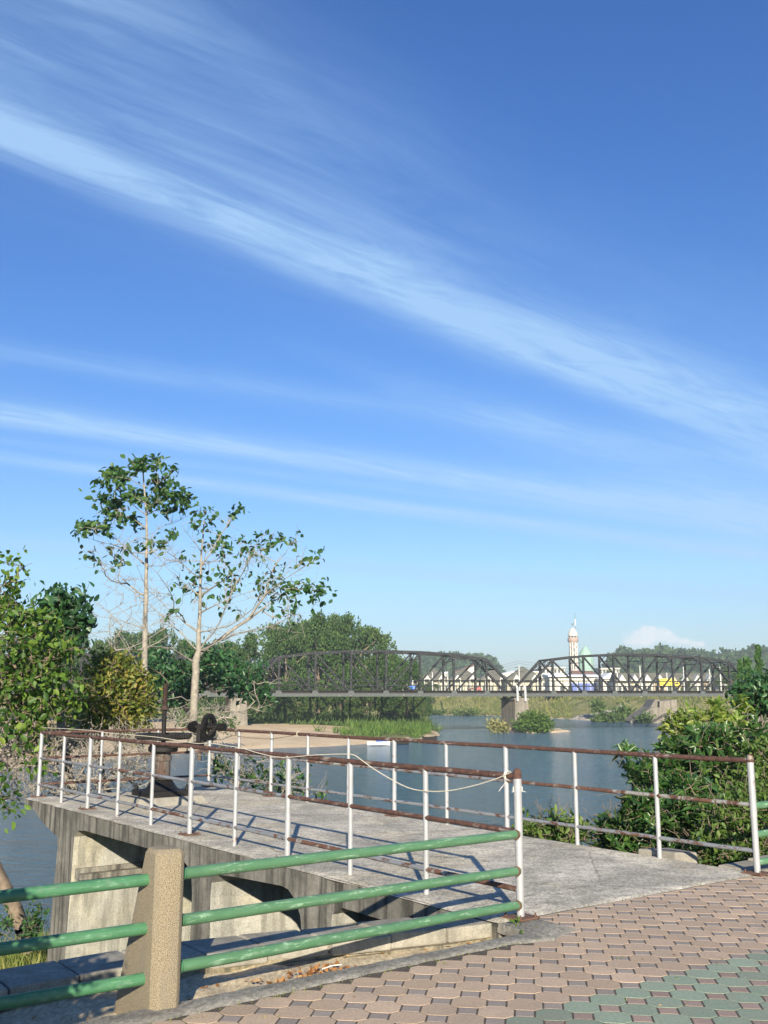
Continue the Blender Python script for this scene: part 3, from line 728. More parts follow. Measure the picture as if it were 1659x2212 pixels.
# ------------------------------------------------------------------ gate hoist
HX = W(8.74, 1.17, .12)
gh = thing('gate_hoist', HX, 'black and rusty iron hand gear hoist with a tall screw standing on the platform', 'gate hoist')
m = MB(); m.uvbox(8.74-.33, 8.74+.33, 1.17-.33, 1.17+.33, .12, .20)
for a in (-1, 1):
    for b_ in (-1, 1): m.lathe(W(8.74+a*.28, 1.17+b_*.28, .20), [(.035, 0), (.035, .05), (.018, .05), (.018, .09)], 6)
m.build('base_flange', M['iron'], gh, bevel=.008)
m = MB(); m.lathe(HX, [(.27, .08), (.22, .12), (.16, .21), (.145, .22), (.165, .23), (.165, .26), (.125, .265)], 28); m.build('bell_foot', M['iron'], gh, smooth=35)
m = MB(); m.lathe(HX, [(.122, .26), (.118, .50), (.135, .505), (.135, .57), (.118, .575), (.118, .64)], 28); m.build('column', M['column'], gh, smooth=35)
m = MB(); m.lathe(HX, [(.20, .63), (.22, .645), (.22, .70), (.19, .735), (.14, .75)], 28); m.build('top_flange', M['iron'], gh, smooth=35)
def gear(c, r, h, teeth, axis, prof=.03, bevel_t=0, hub=.05, spokes=0, rim=.05):
    """toothed disk, axis unit vector"""
    m = MB(); ax = Vector(axis).normalized(); x = ax.orthogonal().normalized(); y = ax.cross(x); n = teeth*4; c = Vector(c)
    def ringp(rad, hh, tooth):
        out = []
        for i in range(n):
            k = i % 4; rr = rad + (prof if (tooth and k in (1, 2)) else 0); an = 2*math.pi*i/n
            out.append(c + (x*math.cos(an)+y*math.sin(an))*rr + ax*hh)
        return out
    inner = hub if not spokes else r-rim
    rings = [ringp(inner, -h/2, 0), ringp(r, -h/2, 1), ringp(r-bevel_t, h/2, 1), ringp(inner, h/2, 0)]
    for q in rings: m.v += [tuple(z) for z in q]
    for k in range(4):
        for i in range(n): m.f.append((k*n+i, k*n+(i+1) % n, ((k+1) % 4)*n+(i+1) % n, ((k+1) % 4)*n+i))
    if spokes:
        m.tube([c-ax*h*.8, c+ax*h*.8], hub, 14)
        for s in range(spokes):
            an = 2*math.pi*s/spokes+.3; d_ = x*math.cos(an)+y*math.sin(an)
            m.bar(c+d_*hub*.5, c+d_*(inner+.01), h*.45, .035, up=ax)
    return m
g0 = HX+Vector((0, 0, .87))
m = gear(g0, .40, .06, 64, (0, 0, 1), .018, 0, .30)
m.lathe(g0+Vector((0, 0, -.05)), [(.06, -.03), (.40, .0), (.40, .03), (.07, .06)], 40)
m.build('bevel_gear', M['iron'], gh)
m = MB(); m.tube([HX+Vector((0, 0, .7)), HX+Vector((0, 0, 1.30))], .033, 14)
m.build('screw_stem', M['iron'], gh, smooth=50)
m = MB(); m.lathe(HX+Vector((0, 0, 1.24)), [(.045, 0), (.062, .01), (.062, .05), (.045, .07)], 16)
m.build('stop_collar', M['iron_rust'], gh, smooth=40)
m = MB(); pr = []; z = 0
while z < .34: pr += [(.036, z), (.044, z+.008), (.036, z+.016)]; z += .019
m.lathe(HX+Vector((0, 0, 1.30)), pr, 16); m.build('screw_thread', M['iron_rust'], gh)
m = MB(); pr = []; z = 0
while z < .30: pr += [(.0335, z), (.036, z+.006), (.0335, z+.012)]; z += .016
m.lathe(HX+Vector((0, 0, .93)), pr, 14); m.build('lower_thread', M['iron'], gh)
ax = Vector((.93, -.36, 0)).normalized()
sh0 = HX + Vector((0, 0, 1.005))
m = MB(); m.tube([sh0+ax*.42, sh0+ax*1.05], .028, 14); m.tube([sh0+ax*.60, sh0+ax*.93], .036, 14); m.build('drive_shaft', M['iron'], gh, smooth=50)
m = gear(sh0+ax*.50, .072, .10, 16, -ax, .022, .03, .02); m.build('bevel_pinion', M['iron'], gh)
m = gear(sh0+ax*.78, .182, .055, 40, ax, .016, 0, .045, 5, .05); m.build('spur_wheel', M['iron'], gh)
m = gear(sh0+ax*1.0, .042, .11, 14, ax, .016, 0, .02); m.build('spur_pinion', M['iron'], gh)
m = MB(); side = ax.cross(Vector((0, 0, 1)))
m.bar(HX+Vector((0, 0, .71))+ax*.05, HX+Vector((0, 0, .76))+ax*.66, .16, .07)
m.bar(HX+Vector((0, 0, .76))+ax*.63, HX+Vector((0, 0, 1.03))+ax*.63, .07, .10, up=side)
m.bar(HX+Vector((0, 0, .76))+ax*.66, HX+Vector((0, 0, .99))+ax*.90, .05, .06, up=side)
m.build('bracket_arm', M['iron'], gh, bevel=.006)

# ------------------------------------------------------------------ foliage tools
def leaves(name, C, D_, Nn, L, Wd, mat_, parent=None, far=False):
    """C centres (n,3), D_ leaf directions, Nn approx normals, L lengths (n,), Wd widths (n,)"""
    C = np.asarray(C, float); n = len(C); D_ = D_/np.linalg.norm(D_, axis=1)[:, None]
    S = np.cross(D_, Nn); S /= (np.linalg.norm(S, axis=1)[:, None]+1e-9); Nn = np.cross(S, D_)
    L = np.asarray(L)[:, None]*np.ones((n, 1)); Wd = np.asarray(Wd)[:, None]*np.ones((n, 1))
    if far:
        V_ = np.stack([C, C+D_*L*.5+S*Wd*.5+Nn*Wd*.12, C+D_*L, C+D_*L*.5-S*Wd*.5+Nn*Wd*.12], 1).reshape(-1, 3)
        F_ = (np.arange(n)[:, None]*4+np.array([[0, 1, 2, 3]])).reshape(-1, 4)
    else:
        dr = -Nn*L*.10
        V_ = np.stack([C, C+D_*L*.30+S*Wd*.45+Nn*Wd*.14, C+D_*L*.68+S*Wd*.40+Nn*Wd*.10+dr*.5, C+D_*L+dr*1.6, C+D_*L*.68-S*Wd*.40+Nn*Wd*.10+dr*.5, C+D_*L*.30-S*Wd*.45+Nn*Wd*.14], 1).reshape(-1, 3)
        o = np.arange(n)[:, None]*6
        F_ = np.concatenate([o+np.array([[0, 1, 2, 3]]), o+np.array([[0, 3, 4, 5]])], 0)
    return npmesh(name, V_, F_, mat_, parent)
def rdir(n, up=.0):
    d_ = RNG.normal(size=(n, 3)); d_[:, 2] += up; return d_/np.linalg.norm(d_, axis=1)[:, None]
class Skel:
    def __init__(s, trunk, r_base, r_tip=.006):
        s.p = []; s.par = []; s.rb = r_base; s.rt = r_tip; s.tips = []
        s.trunk_n = 0
        for i, q in enumerate(trunk): s.p.append(np.array(q, float)); s.par.append(i-1)
        s.trunk_n = len(trunk)
    def path(s, a, pts):
        for q in pts: s.p.append(np.array(q, float)); s.par.append(a); a = len(s.p)-1
        return a
    def grow(s, t, step=.35, jit=.04, up=.45, bend=.12, pen=1.6, minlen=0):
        t = np.array(t, float); A = np.array(s.p); dv = t-A; d_ = np.linalg.norm(dv, axis=1)
        cost = d_ + pen*np.maximum(0, up*d_-dv[:, 2])
        cost[d_ < minlen] += 100
        i = int(np.argmin(cost)); L = d_[i]; k = max(2, int(L/step)); a = i; p0 = s.p[i].copy(); ph = RNG.uniform(0, 6)
        off = RNG.normal(size=3)*bend*L; off[2] -= abs(off[2])*.5
        for j in range(1, k+1):
            f_ = j/k; q = p0+(t-p0)*f_+off*math.sin(math.pi*f_)*.5+RNG.normal(size=3)*jit*(1 if j < k else 0)
            s.p.append(q); s.par.append(a); a = len(s.p)-1
        s.tips.append(a); return a
    def twigs(s, n, length, rel=1.0, up=.2, start=0, step=2):
        base = len(s.p)
        idx = RNG.integers(max(start, s.trunk_n//2), base, n)
        for i in idx:
            d_ = rdir(1, up)[0]
            pr = s.par[i]
            if pr >= 0:
                t = s.p[i]-s.p[pr]; t = t/(np.linalg.norm(t)+1e-9); d_ = d_+t*.9; d_ /= np.linalg.norm(d_)
            a = i; L = length*RNG.uniform(.4, 1.3); q = s.p[i].copy()
            for j in range(step):
                q = q+(d_+RNG.normal(size=3)*.25)*L/step; s.p.append(q.copy()); s.par.append(a); a = len(s.p)-1
    def mesh(s, name, mat_, parent=None, sides=6, expo=.5):
        n = len(s.p); cnt = np.zeros(n); ch = [[] for _ in range(n)]
        for i, a in enumerate(s.par):
            if a >= 0: ch[a].append(i)
        for i in range(n-1, -1, -1):
            if not ch[i]: cnt[i] = 1
            if s.par[i] >= 0: cnt[s.par[i]] += cnt[i]
        r = s.rt + (s.rb-s.rt)*((cnt-1)/max(1, cnt[0]-1))**expo
        # explicit taper on the trunk
        for i in range(s.trunk_n): r[i] = max(r[i], s.rb*(1-.85*i/max(1, s.trunk_n-1)))
        P = np.array(s.p); V_ = []; F_ = []; E_ = [(s.par[i], i) for i in range(n) if s.par[i] >= 0]
        a = P[[e[0] for e in E_]]; b_ = P[[e[1] for e in E_]]; ra = r[[e[0] for e in E_]]; rb = r[[e[1] for e in E_]]
        ra = np.minimum(ra, rb*1.8+.002)
        d_ = b_-a; d_ /= (np.linalg.norm(d_, axis=1)[:, None]+1e-9)
        ref = np.where(np.abs(d_[:, 2:3]) > .9, np.array([[1., 0, 0]]), np.array([[0, 0, 1.]])); x = np.cross(d_, ref); x /= np.linalg.norm(x, axis=1)[:, None]; y = np.cross(d_, x)
        ang = 2*np.pi*np.arange(sides)/sides; rad = x[:, None, :]*np.cos(ang)[None, :, None]+y[:, None, :]*np.sin(ang)[None, :, None]
        ext = d_*ra[:, None]*.4
        VA = (a-ext)[:, None, :]+rad*ra[:, None, None]; VB = b_[:, None, :]+rad*rb[:, None, None]
        m_ = len(E_); V_ = np.concatenate([VA, VB], 1).reshape(-1, 3); o = np.arange(m_)[:, None]*(2*sides)
        F_ = np.concatenate([o+np.array([[k, (k+1) % sides, sides+(k+1) % sides, sides+k]]) for k in range(sides)], 0)
        return npmesh(name, V_, F_, mat_, parent, smooth=True)
def leaf_cluster_arrays(cs, n_per, spread, L, up=.3, droop=.0, flat=.5):
    """leaves scattered round cluster centres"""
    cs = np.asarray(cs, float); n = len(cs)*n_per
    C = np.repeat(cs, n_per, 0)+RNG.normal(size=(n, 3))*spread
    D_ = rdir(n, up); D_[:, 2] -= droop; Nn = rdir(n, .0)*(1-flat)+np.array([0, 0, 1.])*flat
    LL = L*RNG.uniform(.6, 1.25, n)
    return C, D_, Nn, LL
def blob_pts(blobs, Y0, dY=.8):
    """blobs: (x, y, rx, ry, n) seen from the camera at depth Y0 ; returns points in a real ellipsoid"""
    out = []
    for (x, y, rx, ry, n) in blobs:
        c = np.array(at(x, y, Y0)); ax_ = rx/2130*Y0; az_ = ry/2130*Y0
        for _ in range(n):
            d_ = RNG.normal(size=3); d_ /= np.linalg.norm(d_); d_ *= RNG.uniform(0, 1)**.40
            out.append(c+d_*np.array([ax_, max(dY*min(1, ax_*1.1), .3), az_]))
    return out

# ------------------------------------------------------------------ the two pale-barked trees
def c5(x, y): return ((250+x/1.508)/1.823, (1750+y/1.508)/1.823)
def pale_tree(label, trunk_px, Yd, limbs, clusters, rb, nb, crown_box, n_leaf, leafL):
    tp = [at(*c5(*q), Yd) for q in trunk_px]
    full = []
    for i in range(len(tp)-1):
        k = max(2, int((tp[i+1]-tp[i]).length/.4))
        for j in range(k): full.append(tp[i].lerp(tp[i+1], j/k)+Vector((random.uniform(-.012, .012), random.uniform(-.012, .012), 0)))
    full.append(tp[-1])
    t = thing('tree', full[0], label, 'tree')
    s = Skel(full, rb, .0034)
    for lb_ in limbs:
        pts = []; dy = random.choice([-1, 1])*random.uniform(.25, .7)
        k = len(lb_)
        root = np.array(at(*c5(*lb_[0]), Yd)); i = int(np.argmin(np.linalg.norm(np.array(s.p)-root, axis=1))); prev = s.p[i]
        for j, q in enumerate(lb_[1:], 1):
            tgt = np.array(at(*c5(*q), Yd+dy*j*.9)); m_ = max(2, int(np.linalg.norm(tgt-prev)/.3))
            for z in range(1, m_+1): pts.append(prev+(tgt-prev)*z/m_+RNG.normal(size=3)*.015)
            prev = tgt
        s.path(i, pts)
    cl = []
    for (x, y, k) in clusters:
        q = np.array(at(*c5(x, y), Yd+random.uniform(-1.6, 1.6))); cl += [q]*k; s.grow(q, .28, .02, .25, .10, 1.2)
    x0, x1, y0, y1 = crown_box
    for _ in range(nb):
        y = random.uniform(y0, y1); hw = 1.0
        x = random.uniform(x0, x1); q = np.array(at(*c5(x, y), Yd+random.uniform(-2.0, 2.0)))
        tr = trunk_px[-1][0]; 
        s.grow(q, .28, .025, .30, .10, 1.4)
    s.twigs(nb*6, .30, up=.15, step=2, start=len(full))
    s.mesh('trunk', M['bark_pale'], t, 7, .72)
    C, D_, Nn, LL = leaf_cluster_arrays(cl, n_leaf, .12, leafL, .1, .35, .45)
    leaves('crown', C, D_, Nn, LL, LL*.62, M['leaf_teak'], t)
    return t
T1c = [(450,120,5),(420,110,3),(480,110,3),(560,100,4),(540,130,2),(640,160,3),(310,170,5),(350,190,5),(270,200,4),(225,215,3),(540,205,4),(580,215,3),(580,270,5),(620,280,5),(660,290,4),(690,320,4),(735,320,4),(700,360,2),(330,265,3),(370,285,3),(430,290,5),(480,320,4),(250,320,4),(290,350,5),(320,340,4),(270,390,3),(190,335,2),(340,420,4),(300,440,2),(390,450,2),(440,480,2),(150,495,5),(110,490,3),(200,480,4),(260,500,3),(85,505,2),(600,380,3),(650,380,2),(560,330,3),(640,530,3),(530,350,3),(290,620,1),(370,610,1),(120,660,1),(170,650,1),(215,710,1),(330,710,2),(510,580,1),(450,610,1),(550,575,1),(590,620,1)]
T1l = [[(485,700),(380,620),(250,510),(120,490)], [(490,900),(420,860),(300,740),(170,680)], [(485,1080),(330,1040),(200,1020),(140,950)], [(490,560),(560,500),(640,470),(750,420)], [(478,1150),(300,1115),(160,1113)],
    [(490,480),(400,430),(320,420),(190,410)], [(490,640),(400,640),(300,600),(180,570)], [(478,1240),(400,1225),(330,1215),(290,1230)], [(480,240),(400,210),(310,190)], [(480,300),(560,240),(640,170)], [(490,380),(380,340),(260,330)], [(492,420),(590,370),(700,330)], [(490,760),(570,720),(640,700),(700,690)], [(490,980),(560,930),(620,900)]]
pale_tree('taller, slender pale-barked tree with a dark leafy top, left of the forking one',
    [(455,1800),(472,1560),(480,1330),(485,1100),(492,800),(495,500),(488,340),(474,170),(465,100)], 31, T1l, T1c, .095, 90, (110,720,380,1180), 8, .225)
T2c = [(830,395,3),(860,420,3),(800,440,3),(800,490,2),(870,465,2),(745,480,1),(1030,400,4),(1045,395,2),(980,440,1),(865,590,3),(900,580,3),(940,560,4),(970,590,3),(960,640,2),(930,620,2),(1080,590,3),(1090,640,3),(1115,630,1),(1180,545,3),(1190,590,3),(1225,610,3),(1290,555,2),(1310,545,2),(1350,560,3),(1180,670,2),(1430,690,2),(1510,670,3),(1300,730,2),(1285,765,1),(970,740,3),(1060,725,1),(1090,770,1),(730,690,2),(700,690,1),(790,760,2),(745,820,3),(760,850,2),(690,850,2),(950,800,3),(990,810,3),(1210,770,3),(1160,820,3),(1260,850,4),(1240,880,3),(1320,860,4),(1350,870,4),(1400,840,4),(1430,860,3),(1480,830,3),(1510,880,4),(1560,870,4),(1500,940,2),(1340,910,3),(655,975,2),(630,1020,1),(960,910,3),(1030,1000,1),(1320,1020,2),(1240,965,3),(850,860,1),(1020,870,2),(1170,880,2),(1400,970,1),(820,780,1),(800,910,1)]
T2l = [[(803,1260),(900,1170),(1100,1040),(1250,930),(1390,860),(1530,830)], [(810,1225),(1000,1130),(1210,1085),(1400,1010)], [(805,1235),(930,1060),(1000,880),(1100,690),(1220,560)], [(790,1235),(650,1080),(500,940),(350,830),(230,740)], [(800,1105),(600,960),(540,900)],
    [(805,905),(680,790),(580,700),(540,650)], [(785,1290),(640,1210),(520,1200)], [(1100,1040),(1200,900),(1230,760),(1350,600)], [(1250,930),(1320,800),(1480,690)], [(818,700),(900,600),(1010,420)], [(820,900),(920,830),(1000,750)], [(815,1000),(900,950),(1100,880)], [(805,1150),(980,1090),(1130,980),(1180,830)],
    [(770,1530),(700,1500),(560,1520)], [(765,1560),(650,1590),(540,1600)], [(770,1500),(900,1460),(1000,1440)], [(820,640),(760,560),(700,480)], [(818,780),(700,700),(620,640)]]
pale_tree('half-bare pale-barked tree that forks low and reaches right over the river',
    [(752,1830),(766,1700),(770,1640),(782,1400),(786,1300),(800,1230),(808,1000),(814,800),(820,640),(835,450)], 24, T2l, T2c, .095, 110, (250,1440,520,1180), 4, .17)

# ------------------------------------------------------------------ generic shrub
def shrub(name, label, cat, root, blobs, Y0, mat_leaf, L, per, spread, rb=.05, dY=.8, bark='bark', wratio=.45, up=.3, droop=0, flat=.4, rosette=False, twigs=0, mid=(), group=None, bare=0):
    root = Vector(root); t = thing(name, root, label, cat, group)
    pts = blob_pts(blobs, Y0, dY); cen = np.mean(pts, axis=0)
    tr = [root]
    for q in mid: tr.append(Vector(q))
    if not mid: tr.append(root.lerp(Vector(cen), .4))
    full = []
    for i in range(len(tr)-1):
        k = max(2, int((tr[i+1]-tr[i]).length/.3))
        for j in range(k): full.append(tr[i].lerp(tr[i+1], j/k))
    full.append(tr[-1])
    s = Skel(full, rb, .004)
    order = sorted(range(len(pts)), key=lambda i: np.linalg.norm(pts[i]-np.array(full[-1])))
    sel = order[::max(1, len(order)//420)]
    for i in sel: s.grow(pts[i], .3, .025, .1, .12, .6)
    if twigs: s.twigs(twigs, .35, up=.1, step=3, start=len(full))
    s.mesh('stem', M[bark], t, 5, .6)
    if per:
        if rosette:
            cs = np.array(pts); n = len(cs)*per; C = np.repeat(cs, per, 0); ang = np.tile(np.arange(per)*2.4, len(cs))+RNG.uniform(0, 6, n)
            axd = np.repeat(rdir(len(cs), 1.1), per, 0); x = np.cross(axd, RNG.normal(size=(n, 3))); x /= np.linalg.norm(x, axis=1)[:, None]
            D_ = x+axd*RNG.uniform(.1, .8, n)[:, None]; C = C+axd*RNG.uniform(-.06, .02, n)[:, None]; Nn = axd+RNG.normal(size=(n, 3))*.25
            LL = L*RNG.uniform(.6, 1.2, n)
        else:
            C, D_, Nn, LL = leaf_cluster_arrays(pts, per, spread, L, up, droop, flat)
        leaves('foliage', C, D_, Nn, LL, LL*wratio, M[mat_leaf], t)
    return t
# big-leaved tree at the left edge
l1root = at(62, 2050, 17.5)
shrub('leafy_tree', 'broad-leaved tree with sunlit yellow-green leaves at the left edge, above the leaning trunk', 'tree', l1root,
    [(8,1310,36,40,40),(40,1335,40,30,40),(95,1345,30,22,22),(60,1400,75,45,95),(130,1400,30,25,16),(40,1470,80,55,110),(110,1450,55,45,50),(30,1545,55,45,50),(120,1520,45,40,36),(150,1500,20,16,10),(16,1215,12,14,5),(45,1222,9,7,3),(20,1262,20,14,8),(10,1700,30,40,10),(75,1640,45,35,9),(60,1600,45,20,7),(24,1750,18,10,4)],
    18.2, 'leaf_lime', .145, 5, .11, .13, 1.6, 'bark', .62, .0, .6, .25, twigs=300, mid=[at(30,1960,17.5), at(-5,1890,17.6), at(-70,1750,17.8), at(-30,1560,18), at(30,1420,18.2)])
shrub('leafy_branch_tree', 'dark green large-leaved tree beside the yellow-green tree at the left edge', 'tree', at(190, 2060, 21),
    [(140,1300,42,25,34),(118,1330,40,30,30),(150,1335,35,25,30),(135,1370,45,25,30),(172,1350,18,25,14),(110,1380,30,20,12)],
    21, 'leaf_dark', .18, 9, .12, .09, 1.2, 'bark', .6, .0, .3, .3, twigs=120, mid=[at(170,1800,21), at(130,1560,21), at(120,1420,21)])
shrub('bush', 'yellowing bush with small golden leaves behind the left end of the platform', 'bush', at(230, 1850, 23.5),
    [(260,1455,55,40,110),(300,1500,34,60,90),(230,1480,62,55,150),(270,1530,50,55,120),(190,1550,60,50,110),(230,1425,34,18,28),(290,1575,34,30,40),(140,1590,50,30,40)],
    23, 'leaf_yellow', .13, 8, .11, .07, 1.2, 'bark', .5, .1, .2, .3, twigs=350)
shrub('bush', 'dark green bushy tree crossed by the white trunks, in front of the left bridge span', 'bush', at(430, 1640, 50),
    [(335,1440,45,40,70),(390,1470,50,40,70),(470,1445,55,38,90),(530,1470,45,40,70),(440,1410,30,15,20),(560,1500,18,18,14),(360,1500,60,25,40)],
    50, 'leaf_dark', .34, 8, .22, .12, 2.5, 'bark', .5, .1, .2, .3, twigs=200)
shrub('dead_thicket', 'tangle of bare grey dead branches over the water left of the platform', 'bush', at(210, 1950, 19.5),
    [(60,1600,90,50,60),(60,1690,80,50,45),(180,1610,90,40,60),(180,1680,90,40,40),(300,1610,70,40,50),(280,1680,60,30,25),(25,1640,50,60,40)],
    19.3, 'leaf_lime', .13, 0, .1, .06, 1.5, 'dead', .5, twigs=1500, mid=[at(190,1800,19.4), at(160,1700,19.3)])
shrub('dead_branch', 'fallen pale dead branches crossing the white trunks above the hoist', 'branch', at(470, 1660, 21.8),
    [(420,1545,70,30,30),(500,1540,60,40,24),(360,1560,50,30,20),(560,1500,40,40,8),(470,1580,60,20,14)],
    22.5, 'leaf_lime', .13, 0, .1, .05, 1.5, 'dead', .5, twigs=150, mid=[at(450,1610,22.2)])
shrub('sapling', 'low leafy sapling with bare twigs just behind the far railing', 'sapling', at(560, 1790, 19.5),
    [(490,1665,30,22,16),(530,1680,35,25,20),(580,1690,40,25,20),(630,1700,35,18,14),(650,1680,40,30,10),(470,1640,20,15,7),(690,1715,14,8,5),(560,1655,35,15,6)],
    18.8, 'leaf_teak', .13, 4, .08, .035, .7, 'dead', .5, .2, .1, .4, twigs=200)
m = shrub('weed_clump', 'small green weed beside the leaning trunk at the lower left', 'plant', at(75, 2050, 16.5), [(72,1985,18,30,30),(65,2015,20,20,20),(12,2000,14,25,14)], 16.5, 'leaf_teak', .10, 5, .04, .01, .3, 'twig_dark', .4, .5, 0, .3)

# bushes right of the platform
shrub('bush', 'glossy dark green long-leaved bush right against the right platform railing', 'bush', W(3.2, 5.2, -2.3),
    [(1410,1795,80,52,160),(1325,1805,48,42,90),(1480,1740,80,60,140),(1385,1745,46,32,60),(1440,1840,80,40,90)],
    12.6, 'leaf_right', .14, 8, .06, .05, 1.1, 'bark', .30, rosette=True, twigs=150)
shrub('bush', 'broad dark green bush whose top rises behind the right railing, left of the photo edge', 'bush', W(7, 8, -2.6),
    [(1410,1665,62,36,100),(1500,1650,80,60,150),(1590,1670,80,70,150),(1350,1622,18,16,12),(1480,1610,50,22,44),(1560,1600,80,40,110),(1640,1620,50,60,80)],
    16.2, 'leaf_right', .165, 8, .06, .07, 1.6, 'bark', .30, rosette=True, twigs=200)
shrub('bush', 'sunlit yellow-green bush in front of the right bridge pier', 'bush', W(9, 10.5, -2.8),
    [(1500,1557,62,26,80),(1560,1567,50,26,60),(1460,1577,34,20,34),(1530,1597,70,25,70),(1470,1612,35,18,26),(1605,1592,35,20,26),(1550,1527,12,10,6),(1600,1522,22,18,14)],
    18.5, 'leaf_gold', .18, 8, .06, .06, 1.3, 'dead', .34, rosette=True, twigs=160)
shrub('leafy_tree', 'very dark tree leaning in from the right edge beside the tall columnar tree', 'tree', W(12, 15.5, -3),
    [(1630,1496,30,24,46),(1660,1484,22,26,40),(1656,1519,34,30,46),(1598,1504,16,14,10)],
    23, 'leaf_dark', .17, 10, .14, .10, 1.2, 'bark', .5, .1, .2, .3, twigs=160)
shrub('hedge', 'small-leaved bush in the shade under the right end of the railing', 'bush', W(1.2, 4.8, -2.2),
    [(1590,1800,70,60,170),(1540,1840,60,35,90),(1640,1760,50,60,110),(1600,1860,70,20,60)],
    11.2, 'leaf_small', .075, 9, .06, .04, .8, 'bark', .5, .3, 0, .4, twigs=120)
shrub('hedge', 'low brownish bush along the platform edge, left of the glossy dark bush', 'bush', W(3.6, 3.8, -1.4),
    [(1180,1800,60,18,70),(1240,1800,40,22,50),(1140,1790,24,12,20),(1205,1770,14,16,10)],
    12.4, 'leaf_small', .10, 7, .05, .03, .5, 'bark', .4, .4, 0, .3, twigs=80)
shrub('hedge', 'dark small-leaved bush at the right edge of the photo behind the end post', 'bush', W(4.5, 8.6, -2.3),
    [(1620,1720,70,50,120),(1650,1660,40,60,90),(1560,1750,50,30,60)],
    14.5, 'leaf_small', .09, 9, .07, .05, .9, 'bark', .5, .3, 0, .4, twigs=120)
shrub('weed_clump', 'tiny green weed growing at the base plate of the tall end post', 'plant', W(-.22, -.10, -.02), [(1125,2003,16,7,6)], 7.35, 'leaf_reed', .05, 5, .012, .003, .05, 'twig_dark', .45, .5, 0, .4)
# leafy stand-in for an unknown object left of frame, added to shade the rails
C_, D_, Nn, LL = leaf_cluster_arrays(RNG.normal(size=(700, 3))*np.array([.17, .20, .22])+np.array([-1.87, 2.9, .92]), 5, .04, .08, .2)
t = thing('shadow_caster', (-1.9, 2.9, 0), 'round leafy shadow caster added just outside the left edge to shade the green rails', 'bush')
leaves('foliage', C_, D_, Nn, LL, LL*.6, M['leaf_small'], t); MB().tube([(-1.9, 2.9, -.02), (-1.88, 2.9, .9)], .04, 8).build('stem', M['bark'], t)

# grass on the near bank
def grass(name, label, P, Lh, mat_, wid, lean=.35, kind='stuff', cat='grass'):
    P = np.asarray(P, float); n = len(P); D_ = RNG.normal(size=(n, 3))*lean+np.array([0, 0, 1.]); Nn = rdir(n, 0); Nn[:, 2] *= .2
    L = Lh*(.35+RNG.gamma(3.2, .2, n))
    o = leaves(name, P, D_, Nn, L, np.full(n, wid), mat_, far=True); tag(o, label, cat, kind=kind); return o
P = []
for _ in range(26000):
    u = random.uniform(6, 17.5); v = random.uniform(-7, 3.5)
    if random.random() < .5: u = random.uniform(1.5, 17)
    P.append(W(u, v, bank_h(u, v)-.05))
grass('bank_grass', 'rough green and straw grass on the bank under the platform', P, .32, M['leaf_grass'], .02)
P = [W(random.uniform(2.0, 8.3), random.uniform(.4, 5), 0) for _ in range(6000)]
for q in P: pass
P = [Vector((q.x, q.y, -2.45)) for q in P]
grass('bank_grass', 'bright green grass seen through the openings under the platform', P, .42, M['leaf_reed'], .025)

P = []
for _ in range(26):
    u = random.uniform(-3, -.1); v = random.uniform(-3, 6); v0_ = v
    if v < -.2 and u > -.6: u = -.62
    for _k in range(9): P.append(W(u+random.gauss(0, .012), v+random.gauss(0, .03), -.004))
for _ in range(160): v = random.uniform(-4, -.3); P.append(W(-.52-.035*max(0, -v-1.5)+random.gauss(0, .012), v, -.002))
for _ in range(60): v = random.uniform(.2, 3.0); P.append(W(-.012+random.gauss(0, .006), v, -.002))
grass('joint_weeds', 'tiny weeds sprouting along the kerb and in the paving joints', P, .018, M['leaf_grass'], .005, .9)
n = 70; us3 = RNG.uniform(-3, -.5, n); vs3 = RNG.uniform(-3.5, 5, n); C_ = np.array([tuple(W(a, b_, .003)) for a, b_ in zip(us3, vs3)])
D_ = rdir(n, 0); D_[:, 2] *= .12; Nn = rdir(n, 2.5); LL = RNG.uniform(.008, .03, n)
tag(leaves('leaf_litter', C_, D_, Nn, LL, LL*.45, M['dry_leaf']), 'small dry leaf crumbs scattered over the paving', 'leaf litter', kind='stuff')
# leaf litter on the ledge
n = 90; us3 = RNG.normal(-.02, .05, n); vs3 = RNG.normal(-1.83, .17, n); C_ = np.array([tuple(W(a, b_, -.10+abs(RNG.normal())*.018)) for a, b_ in zip(us3, vs3)])
D_ = rdir(n, 0); D_[:, 2] *= .35; Nn = rdir(n, 1.2); LL = RNG.uniform(.03, .065, n)
tag(leaves('leaf_litter', C_, D_, Nn, LL, LL*.5, M['dry_leaf']), 'pile of dry brown leaves and scraps on the dirt below the green rails', 'leaf litter', kind='stuff')
n = 60; us3 = RNG.uniform(-.25, .3, n); vs3 = RNG.uniform(-5, -.4, n); C_ = np.array([tuple(W(a, b_, -.02-.09*min(1, max(0, (a+.25)*3.5)))) for a, b_ in zip(us3, vs3)])
D_ = rdir(n, 0); D_[:, 2] *= .2; Nn = rdir(n, 1.5); LL = RNG.uniform(.02, .045, n)
tag(leaves('leaf_litter', C_, D_, Nn, LL, LL*.5, M['dry_leaf']), 'single dry leaves scattered along the dirt ledge', 'leaf litter', kind='stuff')
m = MB(); c_ = W(.0, -1.72, -.075); m.tube([c_, c_+Vector((.06, .03, .012)), c_+Vector((.12, .04, .016))], .004, 6)
tag(m.build('plastic_straw', M['string'], smooth=60), 'white plastic straw lying in the dry leaves', 'straw')

